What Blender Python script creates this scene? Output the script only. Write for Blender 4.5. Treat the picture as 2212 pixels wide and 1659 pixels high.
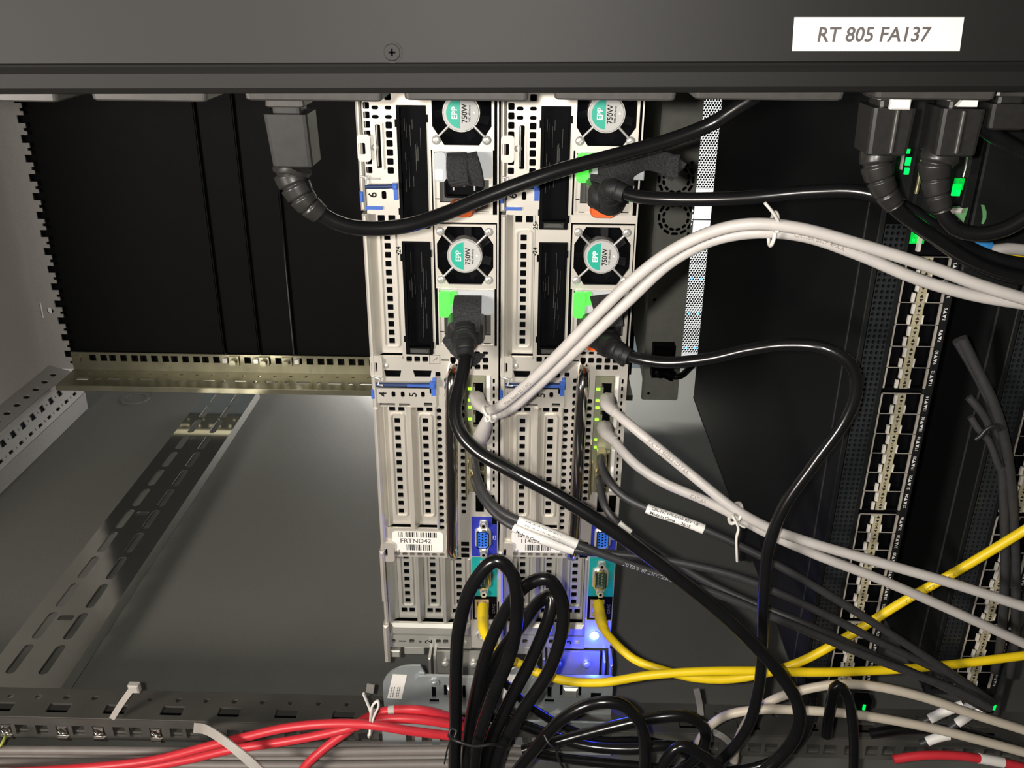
import bpy, math, random
from mathutils import Vector, Matrix
from mathutils.geometry import delaunay_2d_cdt

for o in list(bpy.data.objects):
    bpy.data.objects.remove(o, do_unlink=True)
SC = bpy.context.scene
COL = SC.collection
random.seed(7)
R_ = math.radians

# ---------------------------------------------------------------- frame
# Rack coordinates in millimetres: a = down the rack (photo right), b = across the rack (photo up),
# c = out of the rack towards the aisle.  World: X = b, Y = -c, Z = -a + camera height.
H = 1.45
MROT = Matrix(((0, 1, 0), (0, 0, -1), (-1, 0, 0)))          # rack axes -> world axes


def W(p):
    return MROT @ (Vector(p) * 0.001) + Vector((0, 0, H))


# ---------------------------------------------------------------- camera
FPX = 2009.0


def _rot(th, yaw, roll):
    th, yaw, roll = R_(th), R_(yaw), R_(roll)
    C, S = math.cos(th), math.sin(th)
    Rp = Matrix(((1, 0, 0), (0, C, -S), (0, -S, -C)))
    c, s = math.cos(yaw), math.sin(yaw)
    Ry = Matrix(((c, 0, s), (0, 1, 0), (-s, 0, c)))
    c, s = math.cos(roll), math.sin(roll)
    Rr = Matrix(((c, -s, 0), (s, c, 0), (0, 0, 1)))
    return Rr @ Ry @ Rp


RC = _rot(24.0, 1.12, -1.017)
cam = bpy.data.cameras.new('camera')
cam.sensor_fit = 'HORIZONTAL'
cam.sensor_width = 36.0
cam.lens = FPX / 2212.0 * 36.0
cam.clip_start = 0.02
cam.clip_end = 50
cam_o = bpy.data.objects.new('camera', cam)
COL.objects.link(cam_o)
x_, y_, z_ = (MROT @ Vector(RC[0])), (MROT @ Vector(RC[1])), -(MROT @ Vector(RC[2]))
mw = Matrix((x_, y_, z_)).transposed().to_4x4()
mw.translation = W((0, 0, 0))
cam_o.matrix_world = mw
SC.camera = cam_o


def at(px, py, c=None, b=None, a=None):
    """point of the place seen at a pixel, at a known depth c (or b, or a), in rack mm"""
    d = RC.transposed() @ Vector(((px - 1106.0) / FPX, (829.5 - py) / FPX, 1.0))
    if c is not None:
        return d * (c / d.z)
    if b is not None:
        return d * (b / d.y)
    return d * (a / d.x)


# ---------------------------------------------------------------- world, lights, exposure
wd = bpy.data.worlds.new('world')
SC.world = wd
wd.use_nodes = True
bg = wd.node_tree.nodes['Background']
bg.inputs[0].default_value = (1.0, 0.96, 0.9, 1)
bg.inputs[1].default_value = 0.02


def area_light(name, pos, target, size, power, color=(1, 0.95, 0.88), spread=180):
    l = bpy.data.lights.new(name, 'AREA')
    l.shape = 'DISK'
    l.size = size
    l.energy = power
    l.spread = R_(spread)
    l.color = color
    o = bpy.data.objects.new(name, l)
    COL.objects.link(o)
    o.location = W(pos)
    d = W(target) - W(pos)
    o.rotation_euler = d.to_track_quat('-Z', 'Y').to_euler()
    return o


area_light('phone_flash_lamp', (-22, 6, 4), (-60, -230, -600), 0.012, 1.75, (1.0, 0.955, 0.885), 130)
area_light('rear_aisle_lamp', (-760, -90, 380), (-260, -60, -430), 0.30, 13.0, (1.0, 0.92, 0.83))
area_light('front_gap_fill', (-240, -520, -1480), (-240, -591, -1100), 0.22, 1.2, (1.0, 0.95, 0.9))  # added low by the front gap to brighten the side panel
area_light('front_aisle_lamp', (-250, -330, -1330), (300, -450, -1660), 0.12, 10.0, (1.0, 0.98, 0.95))

SC.view_settings.view_transform = 'Standard'
SC.view_settings.look = 'None'
SC.view_settings.exposure = 0.0
SC.view_settings.gamma = 1.0
SC.view_settings.use_curve_mapping = False

# ---------------------------------------------------------------- materials
MATS = {}


def mat(name, col, rough=0.5, metal=0.0, var=0.12, scale=60.0, bump=0.0, emit=None, estr=0.0, coat=0.0,
        trans=0.0, stretch=None, spec=0.5):
    if name in MATS:
        return MATS[name]
    m = bpy.data.materials.new(name)
    m.use_nodes = True
    nt = m.node_tree
    p = nt.nodes['Principled BSDF']
    p.inputs['Roughness'].default_value = rough
    p.inputs['Metallic'].default_value = metal
    p.inputs['Coat Weight'].default_value = coat
    p.inputs['Transmission Weight'].default_value = trans
    p.inputs['Specular IOR Level'].default_value = spec
    tc = nt.nodes.new('ShaderNodeTexCoord')
    mp = nt.nodes.new('ShaderNodeMapping')
    nt.links.new(tc.outputs['Object'], mp.inputs[0])
    if stretch:
        mp.inputs['Scale'].default_value = stretch
    nz = nt.nodes.new('ShaderNodeTexNoise')
    nz.inputs['Scale'].default_value = scale
    nz.inputs['Detail'].default_value = 4
    nt.links.new(mp.outputs[0], nz.inputs[0])
    rmp = nt.nodes.new('ShaderNodeValToRGB')
    rmp.color_ramp.elements[0].position = 0.3
    rmp.color_ramp.elements[1].position = 0.7
    rmp.color_ramp.elements[0].color = tuple(max(0, x * (1 - var)) for x in col) + (1,)
    rmp.color_ramp.elements[1].color = tuple(min(1, x * (1 + var)) for x in col) + (1,)
    nt.links.new(nz.outputs[0], rmp.inputs[0])
    nt.links.new(rmp.outputs[0], p.inputs['Base Color'])
    if bump:
        bn = nt.nodes.new('ShaderNodeBump')
        bn.inputs['Strength'].default_value = bump
        bn.inputs['Distance'].default_value = 0.0006
        nt.links.new(nz.outputs[0], bn.inputs['Height'])
        nt.links.new(bn.outputs[0], p.inputs['Normal'])
    if emit:
        p.inputs['Emission Color'].default_value = emit + (1,)
        p.inputs['Emission Strength'].default_value = estr
    MATS[name] = m
    return m


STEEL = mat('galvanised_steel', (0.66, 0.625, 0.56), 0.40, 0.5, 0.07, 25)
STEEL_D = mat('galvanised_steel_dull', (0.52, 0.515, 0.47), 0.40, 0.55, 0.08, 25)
RAILST = mat('zinc_rail_steel', (0.46, 0.50, 0.51), 0.38, 0.55, 0.08, 30)
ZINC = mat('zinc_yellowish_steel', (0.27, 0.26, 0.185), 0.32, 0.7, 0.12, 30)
STRUT = mat('strut_zinc', (0.82, 0.83, 0.78), 0.10, 0.95, 0.04, 40)
CHROME = mat('chrome', (0.78, 0.74, 0.70), 0.14, 1.0, 0.04, 20)
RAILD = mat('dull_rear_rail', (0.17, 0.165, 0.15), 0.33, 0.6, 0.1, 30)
SCREWM = mat('screw_metal', (0.72, 0.71, 0.68), 0.25, 0.6, 0.05, 80)
BLACKPL = mat('black_plastic', (0.0035, 0.0035, 0.0042), 0.5, 0, 0.2, 90, spec=0.03)
BLACKIN = mat('black_interior_shade', (0.003, 0.003, 0.004), 0.9, 0, 0.2, 40, spec=0.05)  # shade behind openings put into the colour; fan housing black too
CORD = mat('black_cord_rubber', (0.0065, 0.0065, 0.007), 0.22, 0, 0.15, 60, spec=0.6)
DACM = mat('grey_black_jacket', (0.034, 0.034, 0.036), 0.45, 0, 0.12, 200)
WHITEC = mat('white_cable_jacket', (0.52, 0.49, 0.465), 0.42, 0, 0.05, 90)
CREAMC = mat('cream_cable_jacket', (0.56, 0.50, 0.41), 0.42, 0, 0.05, 90)
GREYC = mat('grey_cable_jacket', (0.20, 0.18, 0.165), 0.5, 0, 0.08, 90)
YEL = mat('yellow_cable_jacket', (0.86, 0.62, 0.01), 0.4, 0, 0.05, 90)
RED = mat('red_cable_jacket', (0.66, 0.035, 0.05), 0.4, 0, 0.06, 90)
LABELW = mat('white_label', (0.86, 0.84, 0.80), 0.5, 0, 0.02, 60)
INK = mat('black_ink', (0.02, 0.02, 0.02), 0.95, 0, 0.05, 60, spec=0.05)
INKG = mat('grey_ink', (0.13, 0.115, 0.115), 0.95, 0, 0.05, 60, spec=0.05)
INKW = mat('white_ink', (0.62, 0.62, 0.62), 0.6, 0, 0.05, 60)
PDUM = mat('pdu_black_paint', (0.0095, 0.009, 0.0085), 0.58, 0, 0.12, 3000, 0.04, spec=0.35)
PDUL = mat('outlet_black_plastic', (0.055, 0.052, 0.049), 0.3, 0, 0.1, 200)
PANEL = mat('side_panel_grey_paint', (0.175, 0.175, 0.158), 0.6, 0.0, 0.05, 1500, 0.3, spec=0.4)
ROOFM = mat('roof_white_grey_paint', (0.72, 0.69, 0.66), 0.55, 0, 0.04, 300, 0.1)
FRAMEM = mat('frame_grey_paint', (0.40, 0.385, 0.37), 0.55, 0, 0.05, 300)
BLANKM = mat('blanking_black', (0.0034, 0.0036, 0.004), 0.6, 0, 0.15, 200, spec=0.12)
SWBLACK = mat('switch_black_paint', (0.006, 0.0065, 0.007), 0.55, 0, 0.15, 400, spec=0.3)
CONSM = mat('console_olive_grey', (0.30, 0.30, 0.26), 0.5, 0.1, 0.08, 80)
BLUEP = mat('blue_plastic', (0.05, 0.13, 0.50), 0.35, 0, 0.1, 90)
BLUEVGA = mat('vga_blue_panel', (0.02, 0.03, 0.34), 0.5, 0, 0.05, 60)
BLUECORE = mat('vga_core', (0.03, 0.16, 0.72), 0.4, 0, 0.05, 60)
TEAL = mat('serial_teal_panel', (0.004, 0.30, 0.29), 0.5, 0, 0.05, 60)
DGREEN = mat('serial_core', (0.02, 0.05, 0.035), 0.4, 0, 0.05, 60)
EPPG = mat('sticker_green', (0.012, 0.38, 0.27), 0.45, 0, 0.03, 60)
STICK = mat('sticker_grey', (0.46, 0.46, 0.45), 0.4, 0, 0.03, 60)
ORANGE = mat('orange_latch', (0.72, 0.11, 0.015), 0.38, 0, 0.06, 60)
PLASTG = mat('translucent_grey_plastic', (0.50, 0.52, 0.54), 0.3, 0, 0.06, 60)
PLASTW = mat('frosted_plastic', (0.78, 0.77, 0.76), 0.35, 0, 0.03, 60)
VELCRO = mat('velcro_black', (0.022, 0.022, 0.024), 0.95, 0, 0.6, 900, 1.0)
LEDTAB = mat('green_lit_tab', (0.10, 0.75, 0.10), 0.35, 0, 0.15, 90, emit=(0.05, 1.0, 0.03), estr=0.55)
LEDG = mat('green_led', (0.1, 0.9, 0.05), 0.4, 0, 0.05, 60, emit=(0.30, 1.0, 0.02), estr=2.2)
LEDG2 = mat('green_status_led', (0.0, 0.9, 0.1), 0.4, 0, 0.05, 60, emit=(0.0, 1.0, 0.10), estr=1.1)
LEDG3 = mat('green_led_dim', (0.0, 0.5, 0.05), 0.4, 0, 0.3, 700, emit=(0.0, 0.6, 0.05), estr=0.35)
LEDB = mat('blue_id_led', (0.3, 0.6, 1.0), 0.4, 0, 0.05, 60, emit=(0.15, 0.5, 1.0), estr=18.0)
LEDB2 = mat('blue_drive_led', (0.1, 0.4, 1.0), 0.4, 0, 0.05, 60, emit=(0.03, 0.28, 1.0), estr=6.0)
NICM = mat('nic_plate', (0.30, 0.30, 0.21), 0.4, 0.4, 0.08, 90)
GOLD = mat('port_shield', (0.45, 0.40, 0.24), 0.3, 0.8, 0.08, 90)
CREAM = mat('light_pipe_cream', (0.40, 0.36, 0.24), 0.45, 0, 0.08, 120)
TAN = mat('rj45_tan', (0.40, 0.29, 0.13), 0.45, 0, 0.05, 90)
RECESS = mat('dark_grey_recess', (0.05, 0.05, 0.046), 0.5, 0, 0.05, 60)
WHITEB = mat('white_bezel', (0.80, 0.82, 0.83), 0.45, 0, 0.03, 40)
WALLBL = mat('pale_blue_wall', (0.30, 0.36, 0.40), 0.6, 0, 0.04, 30)
DARKPIPE = mat('dark_trim', (0.03, 0.035, 0.04), 0.5, 0, 0.1, 60)
FLOORM = mat('raised_floor_grey', (0.16, 0.16, 0.16), 0.6, 0, 0.1, 20)
ARROWG = mat('pale_green_mark', (0.14, 0.36, 0.15), 0.5, 0, 0.05, 60)
TIEW = mat('white_tie_plastic', (0.78, 0.75, 0.70), 0.4, 0, 0.04, 60)
TIEN = mat('natural_nylon', (0.50, 0.47, 0.43), 0.35, 0, 0.05, 60)
TIEK = mat('black_tie', (0.015, 0.015, 0.015), 0.4, 0, 0.1, 60)
PLUGM = mat('black_plug_plastic', (0.021, 0.020, 0.019), 0.34, 0, 0.12, 300)
BOOTM = mat('matte_boot_rubber', (0.012, 0.012, 0.013), 0.55, 0, 0.2, 200, spec=0.4)
BLADE = mat('fan_blade', (0.006, 0.006, 0.007), 0.35, 0, 0.1, 60, spec=0.4)
BLUEBOOT = mat('blue_boot', (0.05, 0.30, 0.70), 0.4, 0, 0.05, 60)


# ---------------------------------------------------------------- geometry helpers (millimetres, local rack axes)
class Geo:
    def __init__(s):
        s.v = []
        s.f = []
        s.sm = []

    def add(s, vs, fs, smooth=False):
        n = len(s.v)
        s.v += [tuple(x) for x in vs]
        s.f += [tuple(i + n for i in f) for f in fs]
        s.sm += [smooth] * len(fs)
        return s

    def merge(s, g, off=(0, 0, 0)):
        n = len(s.v)
        s.v += [(x[0] + off[0], x[1] + off[1], x[2] + off[2]) for x in g.v]
        s.f += [tuple(i + n for i in f) for f in g.f]
        s.sm += g.sm
        return s

    def box(s, a0, a1, b0, b1, c0, c1, ch=0.0):
        if ch <= 0:
            vs = [(a, b, c) for c in (c0, c1) for b in (b0, b1) for a in (a0, a1)]
            return s.add(vs, [(0, 2, 3, 1), (4, 5, 7, 6), (0, 1, 5, 4), (2, 6, 7, 3), (0, 4, 6, 2), (1, 3, 7, 5)])
        # chamfered on the outer (c1) rim
        def ring(d, c):
            return [(a0 + d, b0 + d, c), (a1 - d, b0 + d, c), (a1 - d, b1 - d, c), (a0 + d, b1 - d, c)]
        vs = ring(0, c0) + ring(0, c1 - ch) + ring(ch, c1)
        fs = [(3, 2, 1, 0), (8, 9, 10, 11)]
        for k in (0, 4):
            for i in range(4):
                j = (i + 1) % 4
                fs.append((k + i, k + j, k + 4 + j, k + 4 + i))
        return s.add(vs, fs)

    def prism(s, poly, c0, c1, axis='c', smooth=False):
        """extrude a convex or simple polygon (list of 2-D points) between c0 and c1"""
        n = len(poly)
        def m(p, t):
            return {'c': (p[0], p[1], t), 'a': (t, p[0], p[1]), 'b': (p[0], t, p[1])}[axis]
        vs = [m(p, c0) for p in poly] + [m(p, c1) for p in poly]
        s.add(vs, [tuple(range(n))[::-1], tuple(range(n, 2 * n))])
        s.add(vs, [(i, (i + 1) % n, n + (i + 1) % n, n + i) for i in range(n)], smooth)
        return s

    def cyl(s, p, r, h0, h1, n=16, axis='c', r2=None, smooth=True):
        r2 = r if r2 is None else r2
        def m(x, y, t):
            return {'c': (p[0] + x, p[1] + y, p[2] + t), 'b': (p[0] + x, p[1] + t, p[2] + y), 'a': (p[0] + t, p[1] + x, p[2] + y)}[axis]
        A = [(math.cos(2 * math.pi * i / n), math.sin(2 * math.pi * i / n)) for i in range(n)]
        vs = [m(r * x, r * y, h0) for x, y in A] + [m(r2 * x, r2 * y, h1) for x, y in A]
        s.add(vs, [tuple(range(n))[::-1], tuple(range(n, 2 * n))])
        s.add(vs, [(i, (i + 1) % n, n + (i + 1) % n, n + i) for i in range(n)], smooth)
        return s

    def tube(s, path, r, n=10, prof=None, flat=None):
        """sweep a circle (radius r, or a function of 0..1) along a list of points; flat squashes one axis"""
        P = [Vector(p) for p in path]
        m = len(P)
        T = []
        for i in range(m):
            t = P[min(i + 1, m - 1)] - P[max(i - 1, 0)]
            T.append(t.normalized())
        u = Vector((0, 0, 1))
        if abs(T[0].dot(u)) > 0.9:
            u = Vector((1, 0, 0))
        N = (u - T[0] * u.dot(T[0])).normalized()
        vs = []
        for i in range(m):
            N = (N - T[i] * N.dot(T[i]))
            if N.length < 1e-6:
                N = T[i].orthogonal()
            N.normalize()
            B = T[i].cross(N)
            rr = r(i / (m - 1)) if callable(r) else r
            fa = flat if flat else 1.0
            for k in range(n):
                w = 2 * math.pi * k / n
                vs.append(P[i] + N * (rr * math.cos(w) * fa) + B * (rr * math.sin(w)))
        fs = []
        for i in range(m - 1):
            for k in range(n):
                k2 = (k + 1) % n
                fs.append((i * n + k, i * n + k2, (i + 1) * n + k2, (i + 1) * n + k))
        s.add(vs, fs, True)
        s.add([vs[k] for k in range(n)] + [vs[(m - 1) * n + k] for k in range(n)],
              [tuple(range(n))[::-1], tuple(range(n, 2 * n))])
        return s

    def loft(s, rings, smooth=False):
        n = len(rings[0])
        vs = [p for r in rings for p in r]
        fs = []
        for i in range(len(rings) - 1):
            for k in range(n):
                k2 = (k + 1) % n
                fs.append((i * n + k, i * n + k2, (i + 1) * n + k2, (i + 1) * n + k))
        s.add(vs, fs, smooth)
        s.add(rings[0] + rings[-1], [tuple(range(n))[::-1], tuple(range(n, 2 * n))])
        return s

    def dome(s, p, r, h, n=14):
        rings = []
        for k in range(5):
            t = k / 4 * math.pi / 2
            rings.append([(p[0] + r * math.cos(t) * math.cos(2 * math.pi * i / n) if k < 4 else p[0] + 0.02 * r * math.cos(2 * math.pi * i / n),
                           p[1] + (r * math.cos(t) if k < 4 else 0.02 * r) * math.sin(2 * math.pi * i / n),
                           p[2] + h * math.sin(t)) for i in range(n)])
        return s.loft(rings, True)


def rect(u0, u1, v0, v1):
    return [(u0, v0), (u1, v0), (u1, v1), (u0, v1)]


def rrect(u0, u1, v0, v1, r, seg=3):
    if v0 > v1:
        v0, v1 = v1, v0
    pts = []
    for cx, cy, s in ((u1 - r, v1 - r, 0), (u0 + r, v1 - r, 90), (u0 + r, v0 + r, 180), (u1 - r, v0 + r, 270)):
        for k in range(seg + 1):
            w = R_(s + 90 * k / seg)
            pts.append((cx + r * math.cos(w), cy + r * math.sin(w)))
    return pts


def csq(u, v, w, h, r=0.7):
    return rrect(u - w / 2, u + w / 2, v - h / 2, v + h / 2, min(r, w / 2 - .05, h / 2 - .05), 2)


def circ(u, v, r, n=14, ry=None):
    ry = ry or r
    return [(u + r * math.cos(2 * math.pi * i / n), v + ry * math.sin(2 * math.pi * i / n)) for i in range(n)]


def _curve_geo(cu, fmap):
    ob = bpy.data.objects.new('tmp', cu)
    COL.objects.link(ob)
    dg = bpy.context.evaluated_depsgraph_get()
    me = bpy.data.meshes.new_from_object(ob.evaluated_get(dg))
    g = Geo()
    g.add([fmap(v.co) for v in me.vertices], [tuple(p.vertices) for p in me.polygons])
    bpy.data.objects.remove(ob, do_unlink=True)
    bpy.data.meshes.remove(me)
    return g


def _inside(x, y, poly):
    c = False
    n = len(poly)
    k = n - 1
    for i in range(n):
        xi, yi = poly[i]
        xk, yk = poly[k]
        if (yi > y) != (yk > y) and x < (xk - xi) * (y - yi) / (yk - yi) + xi:
            c = not c
        k = i
    return c


def plate(outline, holes, t0, t1, fmap=None):
    """flat sheet with real openings; fmap turns (x, y, t) into local rack axes"""
    fm = fmap or (lambda x, y, t: (x, y, t))
    polys = [outline] + list(holes)
    pts, edges = [], []
    for poly in polys:
        n0 = len(pts)
        pts += [Vector((p[0], p[1])) for p in poly]
        edges += [(n0 + i, n0 + (i + 1) % len(poly)) for i in range(len(poly))]
    res = delaunay_2d_cdt(pts, edges, [], 0, 1e-5)
    ov, of = res[0], res[2]
    bb = [(min(p[0] for p in q), max(p[0] for p in q), min(p[1] for p in q), max(p[1] for p in q)) for q in polys]
    keep = []
    for f in of:
        x = sum(ov[k].x for k in f) / len(f)
        y = sum(ov[k].y for k in f) / len(f)
        if not _inside(x, y, outline):
            continue
        if any(b_[0] < x < b_[1] and b_[2] < y < b_[3] and _inside(x, y, q) for q, b_ in zip(polys[1:], bb[1:])):
            continue
        keep.append(tuple(f))
    g = Geo()
    g.add([fm(p.x, p.y, t1) for p in ov], keep)
    g.add([fm(p.x, p.y, t0) for p in ov], [f[::-1] for f in keep])
    for poly in polys:
        n = len(poly)
        g.add([fm(p[0], p[1], t0) for p in poly] + [fm(p[0], p[1], t1) for p in poly],
              [(i, (i + 1) % n, n + (i + 1) % n, n + i) for i in range(n)])
    return g


_tc = {}


def text2d(s, size, align='CENTER'):
    key = (s, size, align)
    if key in _tc:
        return _tc[key]
    cu = bpy.data.curves.new('tmp', 'FONT')
    cu.body = s
    cu.size = size
    cu.align_x = align
    cu.align_y = 'CENTER'
    cu.extrude = 0
    cu.resolution_u = 3
    cu.offset = size * 0.018
    g = _curve_geo(cu, lambda co: (co.x, co.y, 0))
    bpy.data.curves.remove(cu)
    _tc[key] = g
    return g


def text_up(s, size, u, v, w, sx=1.0, align='CENTER'):
    """lettering that reads up the photo (upright on the rack): text x -> +b, text y -> -a"""
    t = text2d(s, size, align)
    g = Geo()
    return g.add([(u - p[1], v + p[0] * sx, w) for p in t.v], t.f)


def text_h(s, size, u, v, w, sx=1.0, slant=0.0, align='CENTER'):
    t = text2d(s, size, align)
    g = Geo()
    return g.add([(u + p[0] * sx + p[1] * slant, v + p[1], w) for p in t.v], t.f)


def link(name, g, m, parent=None, origin=None, loc=None):
    """origin: top-level placement (verts of g are absolute rack mm unless loc given)"""
    me = bpy.data.meshes.new(name)
    if parent is None and origin is None:
        xs = list(zip(*g.v))
        origin = tuple((min(k) + max(k)) / 2 for k in xs)
        off = Vector(origin)
        vs = [(Vector(p) - off) * 0.001 for p in g.v]
    else:
        vs = [Vector(p) * 0.001 for p in g.v]
    me.from_pydata(vs, [], g.f)
    me.polygons.foreach_set('use_smooth', g.sm)
    me.update()
    me.materials.append(m)
    o = bpy.data.objects.new(name, me)
    COL.objects.link(o)
    if parent is not None:
        o.parent = parent
        if loc:
            o.location = Vector(loc) * 0.001
    else:
        o.rotation_euler = MROT.to_euler()
        o.location = W(origin)
    return o


def tag(o, label, cat, group=None, kind=None):
    o['label'] = label
    o['category'] = cat
    if group:
        o['group'] = group
    if kind:
        o['kind'] = kind
    return o


def thing(name, label, cat, origin, group=None):
    o = bpy.data.objects.new(name, None)
    o.empty_display_size = 0.02
    COL.objects.link(o)
    o.location = W(origin)
    o.rotation_euler = MROT.to_euler()
    return tag(o, label, cat, group)


def struct(name, g, m, parent=None):
    o = link(name, g, m, parent)
    if parent is None:
        o['kind'] = 'structure'
    return o


def child_abs(name, g, m, root, root_origin):
    """a part whose verts are absolute rack mm"""
    off = root_origin
    g2 = Geo()
    g2.f, g2.sm = g.f, g.sm
    g2.v = [(p[0] - off[0], p[1] - off[1], p[2] - off[2]) for p in g.v]
    return link(name, g2, m, root)


def dup(root, origin, label, parent=None):
    c = root.copy()
    COL.objects.link(c)
    if parent is None:
        c.location = W(origin)
        c['label'] = label
    else:
        c.parent = parent
    for ch in list(root.children):
        dup(ch, None, None, c)
    return c


# ---- paths
def smooth(pts, step=4.0):
    P = [Vector(p) for p in pts]
    P = [P[0] * 2 - P[1]] + P + [P[-1] * 2 - P[-2]]
    out = []
    for i in range(1, len(P) - 2):
        p0, p1, p2, p3 = P[i - 1:i + 3]
        t0 = 0.0
        t1 = t0 + max((p1 - p0).length, 1e-4) ** 0.5
        t2 = t1 + max((p2 - p1).length, 1e-4) ** 0.5
        t3 = t2 + max((p3 - p2).length, 1e-4) ** 0.5
        n = max(2, int((p2 - p1).length / step))
        for k in range(n):
            t = t1 + (t2 - t1) * k / n
            a1 = p0 * ((t1 - t) / (t1 - t0)) + p1 * ((t - t0) / (t1 - t0))
            a2 = p1 * ((t2 - t) / (t2 - t1)) + p2 * ((t - t1) / (t2 - t1))
            a3 = p2 * ((t3 - t) / (t3 - t2)) + p3 * ((t - t2) / (t3 - t2))
            b1 = a1 * ((t2 - t) / (t2 - t0)) + a2 * ((t - t0) / (t2 - t0))
            b2 = a2 * ((t3 - t) / (t3 - t1)) + a3 * ((t - t1) / (t3 - t1))
            out.append(b1 * ((t2 - t) / (t2 - t1)) + b2 * ((t - t1) / (t2 - t1)))
    out.append(P[-2])
    return out


def pxpath(pts, step=4.0):
    """(pixel x, pixel y, depth c) triples -> smooth path in rack mm; a missing depth repeats the last one"""
    c = None
    q = []
    for p in pts:
        if len(p) > 2:
            c = p[2]
        q.append([p[0], p[1], p[2] if len(p) > 2 else None])
    # interpolate missing depths
    idx = [i for i, p in enumerate(q) if p[2] is not None]
    for i in range(len(q)):
        if q[i][2] is None:
            lo = max(j for j in idx if j < i)
            hi = [j for j in idx if j > i]
            if hi:
                hi = hi[0]
                q[i][2] = q[lo][2] + (q[hi][2] - q[lo][2]) * (i - lo) / (hi - lo)
            else:
                q[i][2] = q[lo][2]
    P = [at(p[0], p[1], c=p[2]) for p in q]
    # cables that leave the view run on a little further
    for e, n, ins in ((0, 1, 0), (-1, -2, len(P) + 1)):
        if q[e][0] < 0 or q[e][0] > 2212 or q[e][1] > 1659:
            d = (P[e] - P[n]).normalized()
            P.insert(ins, P[e] + d * 90.0)
    return smooth(P, step)


def subpath(path, px0, px1):
    """the piece of a path between the points nearest to two rack points"""
    i = min(range(len(path)), key=lambda k: (path[k] - px0).length)
    j = min(range(len(path)), key=lambda k: (path[k] - px1).length)
    if i > j:
        i, j = j, i
    return path[i:j + 1]


def wrap_text(path, s0, s, size, r, ang=0.0, align='LEFT', flip=False):
    """lettering printed round a cable jacket"""
    t = text2d(s, size, align)
    P = path[::-1] if flip else path
    L = [0.0]
    for i in range(1, len(P)):
        L.append(L[-1] + (P[i] - P[i - 1]).length)
    g = Geo()
    vs = []
    for x, y, _ in t.v:
        sx = min(max(s0 + x, 0.01), L[-1] - 0.01)
        i = max(k for k in range(len(L)) if L[k] <= sx)
        i = min(i, len(P) - 2)
        fr = (sx - L[i]) / (L[i + 1] - L[i])
        p = P[i].lerp(P[i + 1], fr)
        T = (P[min(i + 2, len(P) - 1)] - P[max(i - 1, 0)]).normalized()
        N = Vector((0, 0.25, 1.0))
        N = (N - T * N.dot(T)).normalized()
        U = N.cross(T)
        w = y / r + ang
        vs.append(p + (N * math.cos(w) + U * math.sin(w)) * (r + 0.06))
    return g.add(vs, t.f)

# ================================================================ the rack shell and room
FR = -1213.0        # plane of the front mounting rails
struct('floor', Geo().box(1440, 1450, -2600, 2000, -3200, 1500), FLOORM)
wl = struct('wall_left', Geo().box(-700, 1400, -594, -591, -1400, -470), PANEL)
struct('wall_right', Geo().box(-700, 1400, 47, 50, -1400, -470), PANEL)
struct('ceiling', Geo().box(-696, -690, -594, 50, -1400, -470), ROOFM)
struct('wall_front', Geo().box(-1000, 1440, -2000, 1500, -2210, -2200), WALLBL)
struct('trim_1', Geo().prism([(300, -1180), (1000, -420), (1000, -450), (300, -1215)], -2199, -2190), DARKPIPE)
# cable gland disc in the side panel
g = Geo()
p = at(293, 861, b=-591)
g.merge(plate(circ(p.x, p.z, 21, 24), [circ(p.x, p.z, 15, 20)], 0, 1.6, lambda x, y, t: (x, -591 + t, y)))
g.merge(plate(circ(p.x, p.z, 14.6, 20), [], 0, 0.8, lambda x, y, t: (x, -591 + t, y)))
tag(link('knockout_plug', g, PANEL), 'round knockout plug in the grey side panel near the front rail', 'plug')

# top front cross profile with punched edge
holes = []
k = 0
b = -150
while b > -512:
    holes.append(rect(-668, -655.5, b - 5, b + 5))
    holes.append(rect(-660, -655.5, b - 15.5, b - 11.5))
    b -= 25
# comb edge built as a polygon
edge = [(-690, -60), (-655, -60)]
b = -75
while b > -515:
    edge += [(-655, b), (-664, b), (-664, b - 10), (-655, b - 10), (-655, b - 16), (-658.5, b - 16), (-658.5, b - 20), (-655, b - 20)]
    b -= 25
edge += [(-655, -528), (-690, -528)]
g = plate(edge, [circ(-672, -440, 4.5), rect(-686, -683, -452, -428)], FR - 1, FR + 1)
struct('trim_2', g, FRAMEM)
# corner depth profile: two slanted, punched faces running back to front
def slant(p0, p1):
    d = Vector((p1[0] - p0[0], p1[1] - p0[1]))
    L = d.length
    d /= L
    n = Vector((-d.y, d.x))
    return L, (lambda x, y, t: (p0[0] + d.x * x + n.x * t, p0[1] + d.y * x + n.y * t, y))
L1, f1 = slant((-690, -524), (-662, -533))
hs = [circ(L1 * 0.55, -1190 + 25 * k, 4.0, 10, 6) for k in range(28)]
g = plate(rect(0, L1, FR, -480), hs, -1, 1, f1)
L2, f2 = slant((-662, -533), (-648, -566))
hs = [rect(9, 17, -1195 + 25 * k, -1183 + 25 * k) for k in range(28)] + [circ(13, -1176.5 + 25 * k, 1.6, 8) for k in range(28)]
hs += [rect(26, 30, -1197 + 25 * k, -1187 + 25 * k) for k in range(28)] + [rect(26.5, 29.5, -1180.5 + 25 * k, -1178 + 25 * k) for k in range(28)]
g2 = plate(rect(0, L2, FR, -480), hs, -1, 1, f2)
struct('trim_4', g, FRAMEM)
struct('trim_5', g2, FRAMEM)
struct('trim_6', Geo().box(-649, -646, -592, -566, FR, -480), FRAMEM)
struct('trim_7', Geo().prism([(-688, -526), (-664, -536), (-652, -566), (-652, -588), (-688, -588)], FR, -480), DARKPIPE)

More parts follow.
